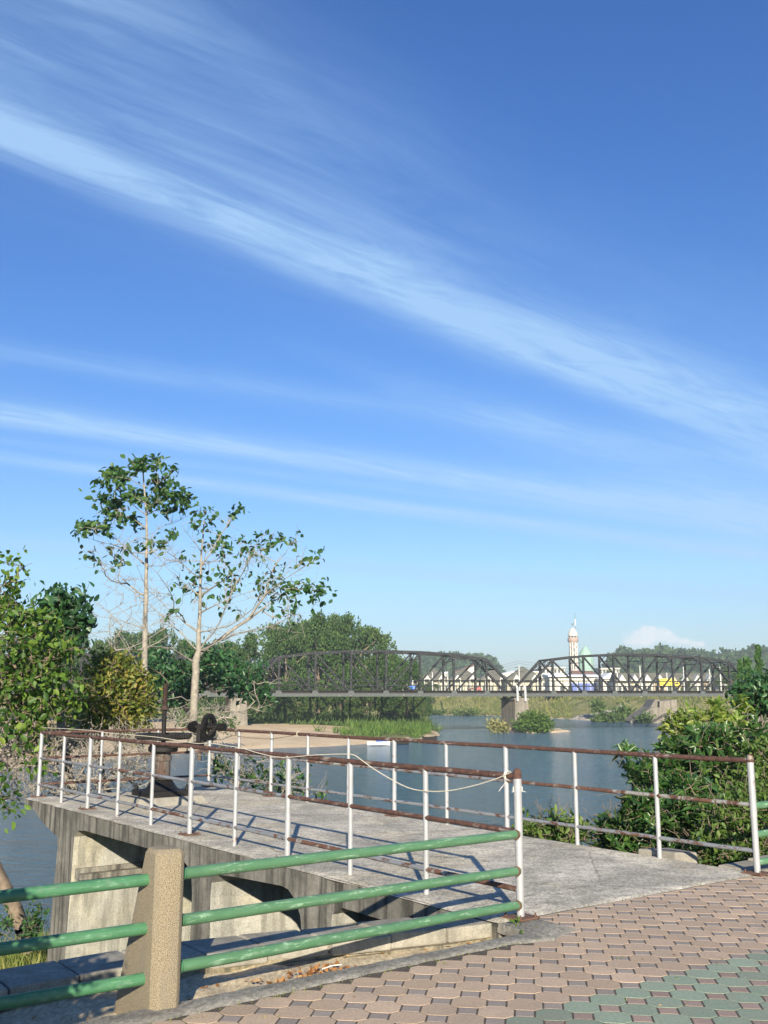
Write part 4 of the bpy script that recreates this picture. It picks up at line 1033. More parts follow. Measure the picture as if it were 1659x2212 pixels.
# ------------------------------------------------------------------ truss bridge
BD = Vector((.958, .287, 0)); BN = Vector((-.287, .958, 0)); B0 = Vector((0, 180, 0))
def bpt(X_, off, z): q = Vector((X_, 180+.3*X_, 0))+BN*off; return Vector((q.x, q.y, z))
def span(X0, X1, tops, label, railing=True, mats=None):
    n = len(tops)+1; t = thing('truss_span', bpt((X0+X1)/2, 2.8, 1.2), label, 'bridge'); ZB, ZD = 1.5, 2.3
    nx = [X0+(X1-X0)*k/n for k in range(n+1)]
    st, sl, dk = M['steel'], M['steel_light'], M['steel_dark']
    def pr(a, b_, w_, h_, name, mt=st, up=(0, 0, 1)): MB().bar(a, b_, w_, h_, up).build(name, mt, t)
    for s, off in enumerate((0, 5.6)):
        pr(bpt(X0, off, ZB), bpt(X1, off, ZB), .45, .56, 'bottom_chord', sl)
        up = BN
        m = MB()
        for k in range(1, n-1): m.bar(bpt(nx[k], off, tops[k-1]), bpt(nx[k+1], off, tops[k]), .42, .40)
        m.build('top_chord', st, t)
        for k, kk in ((0, 1), (n, n-1)): pr(bpt(nx[k], off, ZB+.1), bpt(nx[kk], off, tops[kk-1]), .42, .42, 'end_post')
        for k in range(1, n):
            pr(bpt(nx[k], off, ZB+.2), bpt(nx[k], off, tops[k-1]), .34, .34, 'vertical', up=up)
            MB().add([bpt(nx[k]-.75, off-.235, ZB-.29), bpt(nx[k]+.75, off-.235, ZB-.29), bpt(nx[k]+.42, off-.235, ZB+.75), bpt(nx[k]-.42, off-.235, ZB+.75), bpt(nx[k]-.75, off+.235, ZB-.29), bpt(nx[k]+.75, off+.235, ZB-.29), bpt(nx[k]+.42, off+.235, ZB+.75), bpt(nx[k]-.42, off+.235, ZB+.75)],
                [(0,1,2,3),(7,6,5,4),(0,4,5,1),(1,5,6,2),(2,6,7,3),(3,7,4,0)]).build('gusset_plate', sl, t)
        h2 = n/2
        for k in range(1, n-1):
            if k < h2: a, b_ = (nx[k], tops[k-1]-.1), (nx[k+1], ZB+.25)
            else: a, b_ = (nx[k], ZB+.25), (nx[k+1], tops[k]-.1)
            if a[0] == b_[0]: continue
            pr(bpt(a[0], off, a[1]), bpt(b_[0], off, b_[1]), .26, .34, 'diagonal', up=up)
    m = MB()
    for k in range(1, n):
        z = tops[k-1]
        m.bar(bpt(nx[k], .2, z), bpt(nx[k], 5.4, z), .18, .18)
        zl = z-(1.25 if z > 8 else .9)
        m.bar(bpt(nx[k], .2, zl), bpt(nx[k], 5.4, zl), .14, .12)
        m.bar(bpt(nx[k], .2, zl), bpt(nx[k], 2.8, z), .10, .10); m.bar(bpt(nx[k], 5.4, zl), bpt(nx[k], 2.8, z), .10, .10)
        if k < n-1: m.bar(bpt(nx[k], .2, z), bpt(nx[k+1], 5.4, tops[k]), .10, .10); m.bar(bpt(nx[k], 5.4, z), bpt(nx[k+1], .2, tops[k]), .10, .10)
    m.build('sway_bracing', st, t)
    for kk, k2, tt in ((0, 1, tops[0]), (n, n-1, tops[-1])):
        m = MB(); Xa = nx[kk]+(nx[k2]-nx[kk])*.72; za = ZB+(tt-ZB)*.72
        m.bar(bpt(Xa, .2, za), bpt(Xa, 5.4, za), .2, .25)
        m.bar(bpt(Xa, .2, za), bpt(nx[k2], 2.8, tt), .12, .12); m.bar(bpt(Xa, 5.4, za), bpt(nx[k2], 2.8, tt), .12, .12)
        m.build('portal_brace', st, t)
    m = MB(); m.bar(bpt(X0, 2.8, ZD-.05), bpt(X1, 2.8, ZD-.05), 4.9, .10)
    for o2 in (.75, 2.0, 3.6, 4.85): m.bar(bpt(X0, o2, 1.95), bpt(X1, o2, 1.95), .12, .50)
    m.build('deck', dk, t)
    m = MB()
    for k in range(n+1): m.bar(bpt(nx[k], .3, 1.75), bpt(nx[k], 5.3, 1.75), .25, .6)
    m.build('floor_beams', dk, t)
    for o2, nm in ((-.30, 'handrail'), (5.9, 'handrail')):
        m = MB(); m.tube([bpt(X0, o2, 3.15), bpt(X1, o2, 3.15)], .07, 8); m.tube([bpt(X0, o2, 4.15), bpt(X1, o2, 4.15)], .045, 6)
        k = 0
        while X0+k*1.6 < X1: m.bar(bpt(X0+k*1.6, o2, 2.0), bpt(X0+k*1.6, o2, 4.15), .06, .06, up=BN); k += 1
        m.build(nm, st, t)
    return t
tp7 = [8.05, 8.85, 9.2, 9.3, 9.2, 8.85, 8.05]
span(-24.6, 25.3, tp7, 'dark steel truss bridge span left of the middle pier, in front of the tree belt')
span(25.8, 75.7, tp7, 'dark steel truss bridge span right of the middle pier, below the minaret')
span(-70, -25.2, [7.2, 8.1, 8.1, 8.1, 8.1, 8.1, 8.1, 7.2], 'dark steel truss span half hidden by trees at the far left')
def bridge_pier(X_, wx, z0, label):
    t = thing('bridge_pier', bpt(X_, 2.8, z0), label, 'bridge pier'); m = MB()
    def ring(k, z): return [bpt(X_-wx*k, -.4-.3*(k-1), z), bpt(X_+wx*k, -.4-.3*(k-1), z), bpt(X_+wx*k, 6.0+.3*(k-1), z), bpt(X_-wx*k, 6.0+.3*(k-1), z)]
    m.hexa(ring(1.22, z0)+ring(1.0, .55)); m.build('pier_shaft', M['far_conc'], t)
    m = MB(); m.hexa(ring(1.15, .56)+ring(1.15, .95)); m.build('pier_cap', M['far_conc'], t)
    for o2 in (0, 5.6):
        for dx_ in (-.75, .75): q = bpt(X_+dx_, o2, 1.09); MB().box(q.x, q.y, q.z, .7, .6, .27).build('bearing', M['steel_dark'], t)
    return t
bp1 = bridge_pier(25.55, 1.25, -6.2, 'concrete river pier rising from the bushy islet in the middle of the river')
for dx_ in (-.45, .45):
    q0 = bpt(25.4+dx_*1.3, -.75, -.2)
    m = MB().tube([bpt(25.4+dx_*1.7, -.75, .35), bpt(25.4+dx_*1.7, -.75, 2.7), bpt(25.4+dx_*1.7, -.5, 3.1), bpt(25.4+dx_*1.7, .1, 3.15)], .20, 10)
    m.build('drain_pipe', M['pipe_white'], bp1, smooth=60)
bridge_pier(-25.0, 1.3, -4.6, 'concrete pier on the sandbank under the left end of the middle span')
bridge_pier(76.6, 2.0, -6.0, 'massive concrete pier at the right end of the bridge, behind the bushes')
# abutment with ramps on the far bank
t = thing('ramp_abutment', (68, 246, -5), 'pale concrete abutment with sloping ramp walls on the far bank right of the middle pier', 'abutment')
def fl(x, y, Yd): return at(x, y, Yd)
def quadblock(px, Yd, depth, name, mt=None):
    a = [fl(x, y, Yd) for x, y in px]; n = len(a); m = MB()
    m.add([tuple(q) for q in a]+[(q.x, q.y+depth, q.z) for q in a], [tuple(range(n)), tuple(reversed(range(n, 2*n)))]+[(i, i+n, (i+1) % n+n, (i+1) % n) for i in range(n)])
    return m.build(name, mt or M['far_conc'], t)
quadblock([(1362,1564),(1362,1558),(1408,1528),(1428,1528),(1436,1540),(1400,1564)], 245, 9, 'ramp_wall')
quadblock([(1404,1566),(1440,1545),(1462,1540),(1462,1566)], 243, 7, 'ramp_wall')
quadblock([(1425,1535),(1425,1515),(1462,1511),(1462,1550),(1428,1550)], 250, 9, 'abutment_block')
quadblock([(1405,1528),(1415,1511),(1426,1511),(1426,1530)], 252, 8, 'abutment_block')

# islet with bush round the pier
m = MB(); cen = bpt(27, -2.5, WATER)
pr = []
for k in range(28):
    an = 2*math.pi*k/28; rr = 1+.18*math.sin(3*an+1)+.1*math.sin(7*an); pr.append((cen.x+math.cos(an)*6.2*rr, cen.y+math.sin(an)*5.2*rr))
m.add([(x, y, WATER-.6) for x, y in pr]+[(cen.x+(x-cen.x)*.85, cen.y+(y-cen.y)*.85, WATER+.28) for x, y in pr]+[(cen.x+(x-cen.x)*.4, cen.y+(y-cen.y)*.4, WATER+.6) for x, y in pr]+[(cen.x, cen.y, WATER+.7)],
    [(i, (i+1) % 28, 28+(i+1) % 28, 28+i) for i in range(28)]+[(28+i, 28+(i+1) % 28, 56+(i+1) % 28, 56+i) for i in range(28)]+[(56+i, 56+(i+1) % 28, 84) for i in range(28)])
tag(m.build('islet', plain('islet_sand', (.46, .36, .24), .95, 0, .3, 1.5, .5), smooth=60), kind='structure')
def farbush(label, root, blobs, Y0, mt, L, per, dY, spread, group=None, name='bush'):
    root = Vector(root); t = thing(name, root, label, 'bush', group); pts = blob_pts(blobs, Y0, dY)
    C, D_, Nn, LL = leaf_cluster_arrays(pts, per, spread, L, .3, 0, .3); leaves('foliage', C, D_, Nn, LL, LL*.55, M[mt], t, far=True)
    m = MB(); c_ = Vector(np.mean(pts, axis=0))
    for k in range(4): e = Vector(pts[k*len(pts)//4]); m.tube([root, root.lerp(e, .5)+Vector((0, 0, .2)), e], [.08, .05, .02], 5)
    m.build('stem', M['bark'], t); return t
farbush('bright green bush on the islet right of the middle bridge pier', bpt(28, -3.5, WATER+.3), [(1150,1556,30,16,120),(1172,1565,22,16,90),(1128,1566,18,12,50),(1140,1550,20,8,30)], 180, 'leaf_reed', .55, 10, 2.2, .35)
farbush('tuft of dry straw-coloured reeds on the islet left of the middle pier', bpt(23.5, -1.5, WATER+.3), [(1070,1568,14,12,50),(1085,1572,12,9,30)], 180, 'leaf_straw', .7, 8, 1.5, .3)
# debris stones on the islet
def rock_mesh(m, c, s):
    import itertools
    o = len(m.v); pts = []
    for lat in (-1.2, -.5, .2, .8, 1.35):
        for k in range(7):
            an = k*2*math.pi/7+lat; rr = math.cos(lat)*(1+random.uniform(-.25, .25)); pts.append((c[0]+rr*math.cos(an)*s, c[1]+rr*math.sin(an)*s*.9, c[2]+math.sin(lat)*s*.7))
    m.v += pts
    for i in range(4):
        for k in range(7): m.f.append((o+i*7+k, o+i*7+(k+1) % 7, o+(i+1)*7+(k+1) % 7, o+(i+1)*7+k))
    m.f.append(tuple(o+28+k for k in range(7))); m.f.append(tuple(o+6-k for k in range(7)))
m = MB()
for _ in range(26):
    an = random.uniform(3.4, 6.2); rock_mesh(m, (cen.x+math.cos(an)*4.2*random.uniform(.7, 1.1), cen.y+math.sin(an)*4.0, WATER+.55), random.uniform(.12, .35))
tag(m.build('rubble', M['rock'], smooth=30), 'small pale stones and rubble at the foot of the islet bush', 'rubble', kind='stuff')
m = MB()
for _ in range(420):
    x = random.uniform(1238, 1345); y0 = 1519+random.uniform(0, 1)*34; y = min(y0, 1549)
    Yd = 262+ (1550-y)*.55; gxx = at(x, y, Yd); hh_, _, _ = land_h(np.array([gxx.x]), np.array([gxx.y])); rock_mesh(m, (gxx.x, gxx.y, float(hh_[0])+.35), random.uniform(.45, 1.0))
tag(m.build('riprap', M['rock'], smooth=30), 'heap of pale grey riprap boulders on the far bank right of the middle pier', 'boulders', kind='stuff')

# ------------------------------------------------------------------ grasses on far land
def land_z(x, y): return float(land_h(np.array([x]), np.array([y]))[0][0])
P = []
while len(P) < 12000:
    X_ = random.uniform(-11, 10); Y_ = random.uniform(133, 200)
    P.append((X_, Y_))
pa = np.array(P); hz, dd, _ = land_h(pa[:, 0], pa[:, 1]); edge_ = -5.5+3*np.sin(pa[:, 1]*.22+1)+vnoise(pa[:, 0], pa[:, 1], .3, 9)*4
ok = (dd > .5+2.6*(pa[:, 0] < 4)+1.2*np.sin(pa[:, 0])) & (pa[:, 0] > edge_) & (vnoise(pa[:, 0], pa[:, 1], .45, 4) > -.22); P = np.stack([pa[:, 0], pa[:, 1], hz], 1)[ok]
grass('reeds', 'tall bright green reeds on the point of the sandbank beside the small boat', P, 1.25, M['leaf_reed'], .13, .45)
P = np.stack([RNG.uniform(-80, 10, 16000), RNG.uniform(186, 222, 16000)], 1); hz, dd, _ = land_h(P[:, 0], P[:, 1]); ok = dd > .5
grass('undergrowth', 'green undergrowth below the left bridge span in front of the trees', np.stack([P[:, 0], P[:, 1], hz], 1)[ok], 1.5, M['leaf_far2'], .22, .6)
P = np.stack([RNG.uniform(10, 150, 46000), RNG.uniform(225, 385, 46000)], 1); hz, dd, _ = land_h(P[:, 0], P[:, 1])
pn_ = vnoise(P[:, 0], P[:, 1], .05, 5); ok = (dd > .4) & (dd < 34); rx_ = 829.5+2166*P[:, 0]/P[:, 1]; ok &= ~((rx_ > 1232) & (rx_ < 1338) & (dd < 17) & (RNG.uniform(0, 1, len(P)) < .9)) & ~((rx_ > 1362) & (rx_ < 1470) & (dd < 16))
Q = np.stack([P[:, 0], P[:, 1], hz], 1)
sel = ok & (pn_ < .08); grass('slope_grass', 'dry yellowish grass covering the far river slope', Q[sel], 1.2, M['leaf_straw'], .2, .5)
sel = ok & (pn_ >= .0); grass('slope_grass', 'patches of green grass on the far river slope', Q[sel], 1.3, M['leaf_grass'], .2, .5)
for i, (x, y, rx, ry, Yd) in enumerate([(1292,1527,11,5,266),(1348,1540,14,8,256),(1322,1553,22,5,250),(1300,1556,16,5,252),(1392,1556,11,5,241),(1000,1542,50,5,325),(940,1541,26,5,338)]):
    lab = ['dark green scrub patch among the riprap boulders', 'green scrub on the far slope left of the ramp abutment', 'low waterside scrub beside the ramp abutment', 'low waterside scrub below the riprap', 'green scrub between the two ramp walls', 'long green scrub strip at the far waterline', 'green scrub at the river bend beyond the reeds'][i]
    farbush(lab, at(x, y+ry, Yd), [(x, y, rx, ry, 50)], Yd, 'leaf_far2', 1.0, 9, 2, .7, 'scrub on the far slope')
for i, (x, y, rx, ry, Yd) in enumerate([(470,1562,36,14,122),(440,1568,28,9,118),(415,1560,24,12,124)]):
    farbush(['feathery grey-green bush on the sandbank under the bridge pier', 'low feathery bush at the left end of the sandbank', 'feathery bush half hidden behind the white trunk'][i], at(x, y+ry, Yd), [(x, y, rx, ry, 70)], Yd, 'leaf_far2', .45, 12, 2, .4, 'feathery bushes on the sandbank')
for _i, (x, y) in enumerate([(600,1575),(650,1592),(560,1600),(690,1570)]):
    pass

# ------------------------------------------------------------------ tree belt behind the bridge
def crown_variant(k, mt):
    """crown of a tree of unit height and about 0.8 width, foliage in many overlapping tufts right down to the skirt"""
    C = []; N_ = []
    lobes = [(random.uniform(0, 6.28), random.uniform(.2, .95), random.uniform(.6, 1.25)) for _ in range(11)]
    for _ in range(88):
        la, lz, lr = random.choice(lobes); z = min(1.0, max(.08, lz+random.gauss(0, .085))); rm = .42*lr*math.sqrt(max(.06, 1-((z-.42)/.60)**2)); an = la+random.gauss(0, .45); rr = rm*random.uniform(.35, 1.0)
        c_ = np.array([rr*math.cos(an), rr*math.sin(an), z]); r_ = random.uniform(.055, .115); n = int(r_*r_*9500)
        d_ = rdir(n, .35); C.append(c_+d_*np.array([r_, r_, r_*.75])*RNG.uniform(.5, 1.08, n)[:, None])
    for _ in range(34):
        an = random.uniform(0, 6.28); z = random.uniform(.6, 1.0); rr = .42*math.sqrt(max(.02, 1-((z-.45)/.60)**2)); n = 22
        C.append(np.array([rr*math.cos(an), rr*math.sin(an), z])+RNG.normal(size=(n, 3))*np.array([.018, .018, .028]))
    C = np.concatenate(C); n = len(C); D_ = rdir(n, .1); Nn = rdir(n, .3)
    o = leaves('crown', C, D_, Nn, np.full(n, .036)*RNG.uniform(.6, 1.4, n), np.full(n, .024), mt, far=True); me = o.data; bpy.data.objects.remove(o); return me
crowns = [crown_variant(0, M['leaf_far']), crown_variant(1, M['leaf_far2']), crown_variant(2, M['leaf_far']), crown_variant(3, M['leaf_far2'])]
m = MB(); m.tube([(0, 0, 0), (.02, .01, .3), (-.02, .0, .55), (.02, .02, .85)], [.03, .024, .016, .006], 7)
for a in range(5):
    an = a*1.3; m.tube([(0, 0, .22+a*.07), (.25*math.cos(an), .25*math.sin(an), .42+a*.08), (.5*math.cos(an), .5*math.sin(an), .6+a*.06)], [.014, .009, .004], 5)
tm = m.build('trunk', M['bark']); trunk_me = tm.data; bpy.data.objects.remove(tm)
def fartree(x, ytop, Yd, wpx, label, k, group, zoff=None, name='tree'):
    top = at(x, ytop, Yd); g = zoff if zoff is not None else land_z(top.x, top.y); hgt = top.z-g; wd = wpx/2166*Yd; wk = wd*1.25 if hgt < 12 else max(wd*1.25, hgt*(.62, .85, .7, .95)[(k*3) % 4])
    t = thing(name, (top.x, top.y, g-.1), label, 'tree', group); a = random.uniform(0, 6.28)
    for nm, me, scl in (('crown', crowns[k % 4], (wk, wk, hgt)), ('trunk', trunk_me, (hgt*.5, hgt*.5, hgt*.95))):
        o = bpy.data.objects.new(nm, me); COL.objects.link(o); o.parent = t; o.scale = scl; o.rotation_euler.z = a
    return t
belt = [(60,1390,205,75),(115,1385,222,80),(165,1372,212,80),(215,1375,228,80),(262,1362,215,85),(310,1378,224,80),(352,1372,210,80),(400,1385,226,75),(445,1386,212,85),(492,1388,226,75),(535,1380,213,80),(578,1362,224,85),(612,1350,214,85),(655,1342,226,85),(690,1330,214,80),(728,1338,224,80),(762,1346,213,75),(795,1366,222,70),(822,1390,214,60),(850,1408,222,60),(878,1430,215,50),(900,1455,222,42),(918,1480,230,30)]
for i, (x, y, Yd, wpx) in enumerate(belt):
    lab = 'green belt tree behind the bridge, ' + ['%s' % s for s in (
        'outermost left behind the yellow-green leaves', 'second from the left edge', 'beside the far left truss', 'above the far left truss', 'left of the taller white trunk', 'behind the taller white trunk', 'between the two white trunks', 'just left of the forking trunk', 'behind the forking white trunk', 'right of the forking white trunk', 'over the left end of the middle span', 'at the first panel of the middle span', 'at the second panel of the middle span', 'with the broad rounded top', 'with the highest feathery top', 'just right of the highest top', 'where the belt begins to slope down', 'over the middle of the span', 'on the falling slope of the belt', 'lower one near the right end of the belt', 'small, near its right end', 'second smallest, by the channel', 'smallest, by the channel')][i]
    fartree(x+random.uniform(-8, 8), y+(0, 14, -5, 9, 3)[(i*2) % 5], Yd+random.uniform(-6, 6), wpx*1.15, lab, i, 'trees of the belt behind the bridge')
low = [(560,1480,196,60),(620,1478,198,60),(680,1485,196,55),(735,1480,199,55),(790,1475,197,60),(840,1478,199,50),(880,1485,200,45),(500,1490,196,50),(905,1495,203,30)]
for i, (x, y, Yd, wpx) in enumerate(low):
    lab = ['low dark shrub under the left end of the middle span', 'low shrub under the second panel of the middle span', 'low shrub under the third panel of the middle span', 'low shrub under the span centre, left one', 'low shrub under the span centre, right one', 'shrub drooping to the water under the span', 'shrub at the channel edge under the span', 'low shrub beside the sandbank pier', 'last little shrub before the river channel'][i]
    fartree(x, y, Yd, wpx*1.2, lab, i+1, 'low shrubs under the middle span', name='shrub')
# trees on the far bank among the buildings
for i, (x, y, Yd, wpx, lab) in enumerate([(1318,1452,330,26,'round green tree in front of the pale three-storey block'),(1352,1456,335,26,'green tree right of the round one, between the pale blocks'),(1480,1462,300,22,'small tree before the gabled row'),(1560,1440,290,34,'green tree at the right end of the gabled row'),(1590,1455,280,30,'green tree below the columnar trees'),(1230,1470,380,18,'small dark tree beside the minaret foot'),(1140,1484,330,14,'tiny garden tree before the hip-roofed house by the middle pier'),(930,1475,345,30,'tree at the left end of the hip-roofed houses')]):
    fartree(x, y, Yd, wpx*1.4, lab, i, 'trees among the far buildings', zoff=1.0)
# columnar trees at right
def columnar(x, ytop, ybase, Yd, wpx, label):
    top = at(x, ytop, Yd); bz = at(x, ybase, Yd).z; t = thing('columnar_tree', (top.x, top.y, bz-3), label, 'tree', 'columnar trees at the right'); h_ = top.z-bz; r = wpx/2/2166*Yd
    n = 2600; z = RNG.uniform(0, 1, n); an = RNG.uniform(0, 6.28, n); rr = r*(1.0-.55*z**3)*(.75+.3*np.sin(z*23+an))*RNG.uniform(.3, 1.05, n)
    C = np.stack([top.x+rr*np.cos(an), top.y+rr*np.sin(an), bz+z*h_], 1); D_ = np.stack([np.cos(an)*.5, np.sin(an)*.5, -np.ones(n)], 1)+RNG.normal(size=(n, 3))*.25
    leaves('foliage', C, D_, rdir(n, .4), np.full(n, r*.55), np.full(n, r*.22), M['leaf_ashoka'], t, far=True)
    MB().tube([(top.x, top.y, bz-4), (top.x, top.y, top.z-.2)], [.2, .04], 6).build('trunk', M['bark'], t)
columnar(1636, 1391, 1500, 90, 19, 'tallest and narrowest columnar tree near the right edge')
columnar(1612, 1418, 1500, 95, 27, 'broad drooping columnar tree left of the tallest one')
columnar(1597, 1422, 1500, 99, 15, 'darker thin columnar tree at the left of the group of three')

# ------------------------------------------------------------------ far buildings
def facing(Xc, Yc): return 0.0
def duplex(x, Yd, wpx, label, roofy=1443, peak=True):
    c = at(x, 1500, Yd); wd = wpx/2166*Yd; t = thing('house', (c.x, Yd, .9), label, 'house', 'hip-roofed houses on the far bank'); z0 = .9
    ez = at(x, 1468, Yd).z; rz = at(x, roofy, Yd).z; dp = 9.0; m = MB()
    m.box(c.x, Yd+dp/2, (z0+ez)/2, wd-.5, dp, ez-z0); m.build('wall', M['wall_cream'], t)
    e = .7; hw = wd/2+e*.4; r0 = hw*.30
    m = MB(); m.add([(c.x-hw, Yd-e-1.6, ez), (c.x+hw, Yd-e-1.6, ez), (c.x+hw, Yd+dp+e, ez), (c.x-hw, Yd+dp+e, ez), (c.x-r0*.25, Yd+dp*.45, rz), (c.x+r0*.25, Yd+dp*.45, rz),
        (c.x-hw, Yd-e-1.6, ez-.18), (c.x+hw, Yd-e-1.6, ez-.18), (c.x+hw, Yd+dp+e, ez-.18), (c.x-hw, Yd+dp+e, ez-.18)],
        [(0, 1, 5, 4), (1, 2, 5), (2, 3, 4, 5), (3, 0, 4), (6, 7, 1, 0), (7, 8, 2, 1), (8, 9, 3, 2), (9, 6, 0, 3), (9, 8, 7, 6)]); m.build('roof', M['roof_grey'], t)
    for s in (-.25, .25):
        gx_ = c.x+s*wd; gw = 2.3; gt = at(x, 1457.5, Yd).z; gb = at(x, 1467.5, Yd).z; yy = Yd-3.2
        m = MB(); m.add([(gx_-gw/2, yy, gb), (gx_+gw/2, yy, gb), (gx_, yy, gt), (gx_-gw/2, yy+2.4, gb), (gx_+gw/2, yy+2.4, gb), (gx_, yy+2.4, gt)], [(0, 1, 2), (5, 4, 3), (0, 3, 4, 1), (1, 4, 5, 2), (2, 5, 3, 0)])
        pc = m.build('porch_gable', M['wall_white'], t)
        for q in (-1, 1): MB().box(gx_+q*gw*.42, yy+.2, (z0+gb)/2, .28, .28, gb-z0).build('porch_post', M['wall_white'], pc)
        for dx2 in (-wd*.09, wd*.12):
            m = MB(); m.box(gx_+dx2, Yd-.04, z0+2.6, 1.5, .12, 2.2); w_ = m.build('window', M['window'], t)
            m = MB(); m.box(gx_+dx2, Yd-.12, z0+2.6, .10, .06, 2.2); m.box(gx_+dx2, Yd-.12, z0+1.45, 1.7, .08, .12); m.build('window_bar', M['wall_white'], w_)
for x, lab in ((872, 'hip-roofed house farthest left, partly hidden by trees'), (938, 'hip-roofed house second from left, behind the bridge'), (1004, 'hip-roofed house behind the motorcycle on the bridge'), (1069, 'hip-roofed house left of the middle pier')):
    duplex(x, 362, 64, lab)
duplex(1134, 350, 78, 'larger hip-roofed house right above the middle pier', 1440)
def gabled_row(x0, x1, n, Yd):
    for i in range(n):
        x = x0+(x1-x0)*(i+.5)/n; c = at(x, 1500, Yd); wd = (x1-x0)/n/2166*Yd; ez = at(x, 1474, Yd).z; rz = at(x, 1453, Yd).z
        t = thing('row_house', (c.x, Yd, 1), 'row house with grey roof and tall white triangular gable, number %s from the left' % ['one', 'two', 'three', 'four', 'five', 'six', 'seven', 'eight', 'nine'][i], 'house', 'row houses with white gables on the far bank')
        m = MB(); m.box(c.x, Yd+4, (1+ez)/2, wd-.02, 8, ez-1); m.build('wall', M[('wall_white', 'wall_cream', 'wall_white', 'wall_tan')[i % 4]], t)
        m = MB(); m.add([(c.x-wd/2, Yd-.8, ez), (c.x+wd/2, Yd-.8, ez), (c.x+wd/2, Yd+4, rz), (c.x-wd/2, Yd+4, rz), (c.x+wd/2, Yd+9, ez), (c.x-wd/2, Yd+9, ez)], [(0, 1, 2, 3), (3, 2, 4, 5), (0, 5, 4, 1), (0, 3, 5), (1, 4, 2)]); m.build('roof', M['roof_grey'], t)
        gt = at(x, 1457, Yd).z; gb = at(x, 1471, Yd).z; gw = 2.4; yy = Yd-1.3
        m = MB(); m.add([(c.x-gw/2, yy, gb), (c.x+gw/2, yy, gb), (c.x, yy, gt), (c.x-gw/2, yy+3.4, gb), (c.x+gw/2, yy+3.4, gb), (c.x, yy+3.4, gt)], [(0, 1, 2), (5, 4, 3), (0, 3, 4, 1), (1, 4, 5, 2), (2, 5, 3, 0)]); m.build('gable', M['wall_white'], t)
        MB().box(c.x-wd*.18, Yd-.05, 3.2, 1.1, .12, 1.9).build('window', M['window'], t); MB().box(c.x+wd*.22, Yd-.05, 2.9, .9, .12, 2.5).build('door', M['window'], t)
gabled_row(1330, 1575, 9, 300)
# white hall with blue doors
t = thing('hall', (at(1222, 1500, 320).x, 320, 1), 'long white flat building with three blue doors right of the middle pier', 'building')
xa, xb = at(1188, 1500, 320).x, at(1300, 1500, 320).x; zr = at(1222, 1462, 320).z
MB().box((xa+xb)/2, 325, (1+zr)/2, xb-xa, 10, zr-1).build('wall', M['wall_white'], t)
zt = at(1222, 1455, 320).z
MB().hexa([(xa-.6, 318.6, zr), (xb+.6, 318.6, zr), (xb+.6, 331, zr), (xa-.6, 331, zr), (xa-.6, 319.4, zr+.5), (xb+.6, 319.4, zr+.5), (xb+.6, 331, zt), (xa-.6, 331, zt)]).build('roof', M['roof_white'], t)
for x in (1252-5, 1281-5, 1330-7):
    x = x-0; c = at(x, 1486, 319.9); d_ = MB().box(c.x, 319.95, 3.3, 3.6, .16, 3.6).build('door', M['door_blue'], t)
    MB().box(c.x, 319.84, 3.3, .12, .08, 3.6).build('door_rail', M['wall_white'], d_)
for x in (1215, 1232): c = at(x, 1486, 319.9); MB().box(c.x, 319.95, 3.4, 1.4, .16, 1.8).build('window', M['window'], t)
t = thing('house', (at(1322, 1500, 310).x, 310, 1), 'white house with a broad low gable right of the blue doors', 'house')
xa, xb = at(1304, 1500, 310).x, at(1338, 1500, 310).x; zr = at(1320, 1466, 310).z; zt = at(1320, 1453, 310).z
MB().box((xa+xb)/2, 315, (1+zr)/2, xb-xa, 10, zr-1).build('wall', M['wall_white'], t)
xm = (xa+xb)/2
MB().add([(xa-.6, 309.2, zr), (xb+.6, 309.2, zr), (xm, 309.2, zt), (xa-.6, 321, zr), (xb+.6, 321, zr), (xm, 321, zt)], [(0, 1, 2), (5, 4, 3), (0, 3, 4, 1), (1, 4, 5, 2), (2, 5, 3, 0)]).build('roof', M['roof_white'], t)
MB().box(xm+.8, 309.9, 3.6, 2.6, .16, 1.9).build('window', M['window'], t)
def block(x0, x1, y0, Yd, floors, label, cols=6, roof='wall_white'):
    a, b_ = at(x0, 1500, Yd).x, at(x1, 1500, Yd).x; z1 = at(x0, y0, Yd).z; t = thing('apartment_block', ((a+b_)/2, Yd, 1), label, 'building')
    MB().box((a+b_)/2, Yd+5, (1+z1)/2, b_-a, 10, z1-1).build('wall', M['wall_white'], t)
    MB().box((a+b_)/2, Yd+5, z1+.2, b_-a+.8, 10.8, .4).build('parapet', M[roof], t)
    fh = (z1-1)/floors
    for f_ in range(floors):
        for c_ in range(cols):
            xx = a+(b_-a)*(c_+.5)/cols; w_ = MB().box(xx, Yd-.04, 1+fh*(f_+.55), (b_-a)/cols*.55, .12, fh*.5).build('window', M['window'], t)
        MB().box((a+b_)/2, Yd-.3, 1+fh*(f_+1)-.2, b_-a, .7, .18).build('balcony_slab', M['wall_white'], t)
block(1172, 1222, 1443, 430, 4, 'pale four-storey apartment block left of the minaret foot')
block(1296, 1340, 1445, 400, 4, 'pale four-storey block behind the trees, right of the mint dome')
block(1155, 1172, 1452, 400, 3, 'small white block behind the right truss end post', 3)
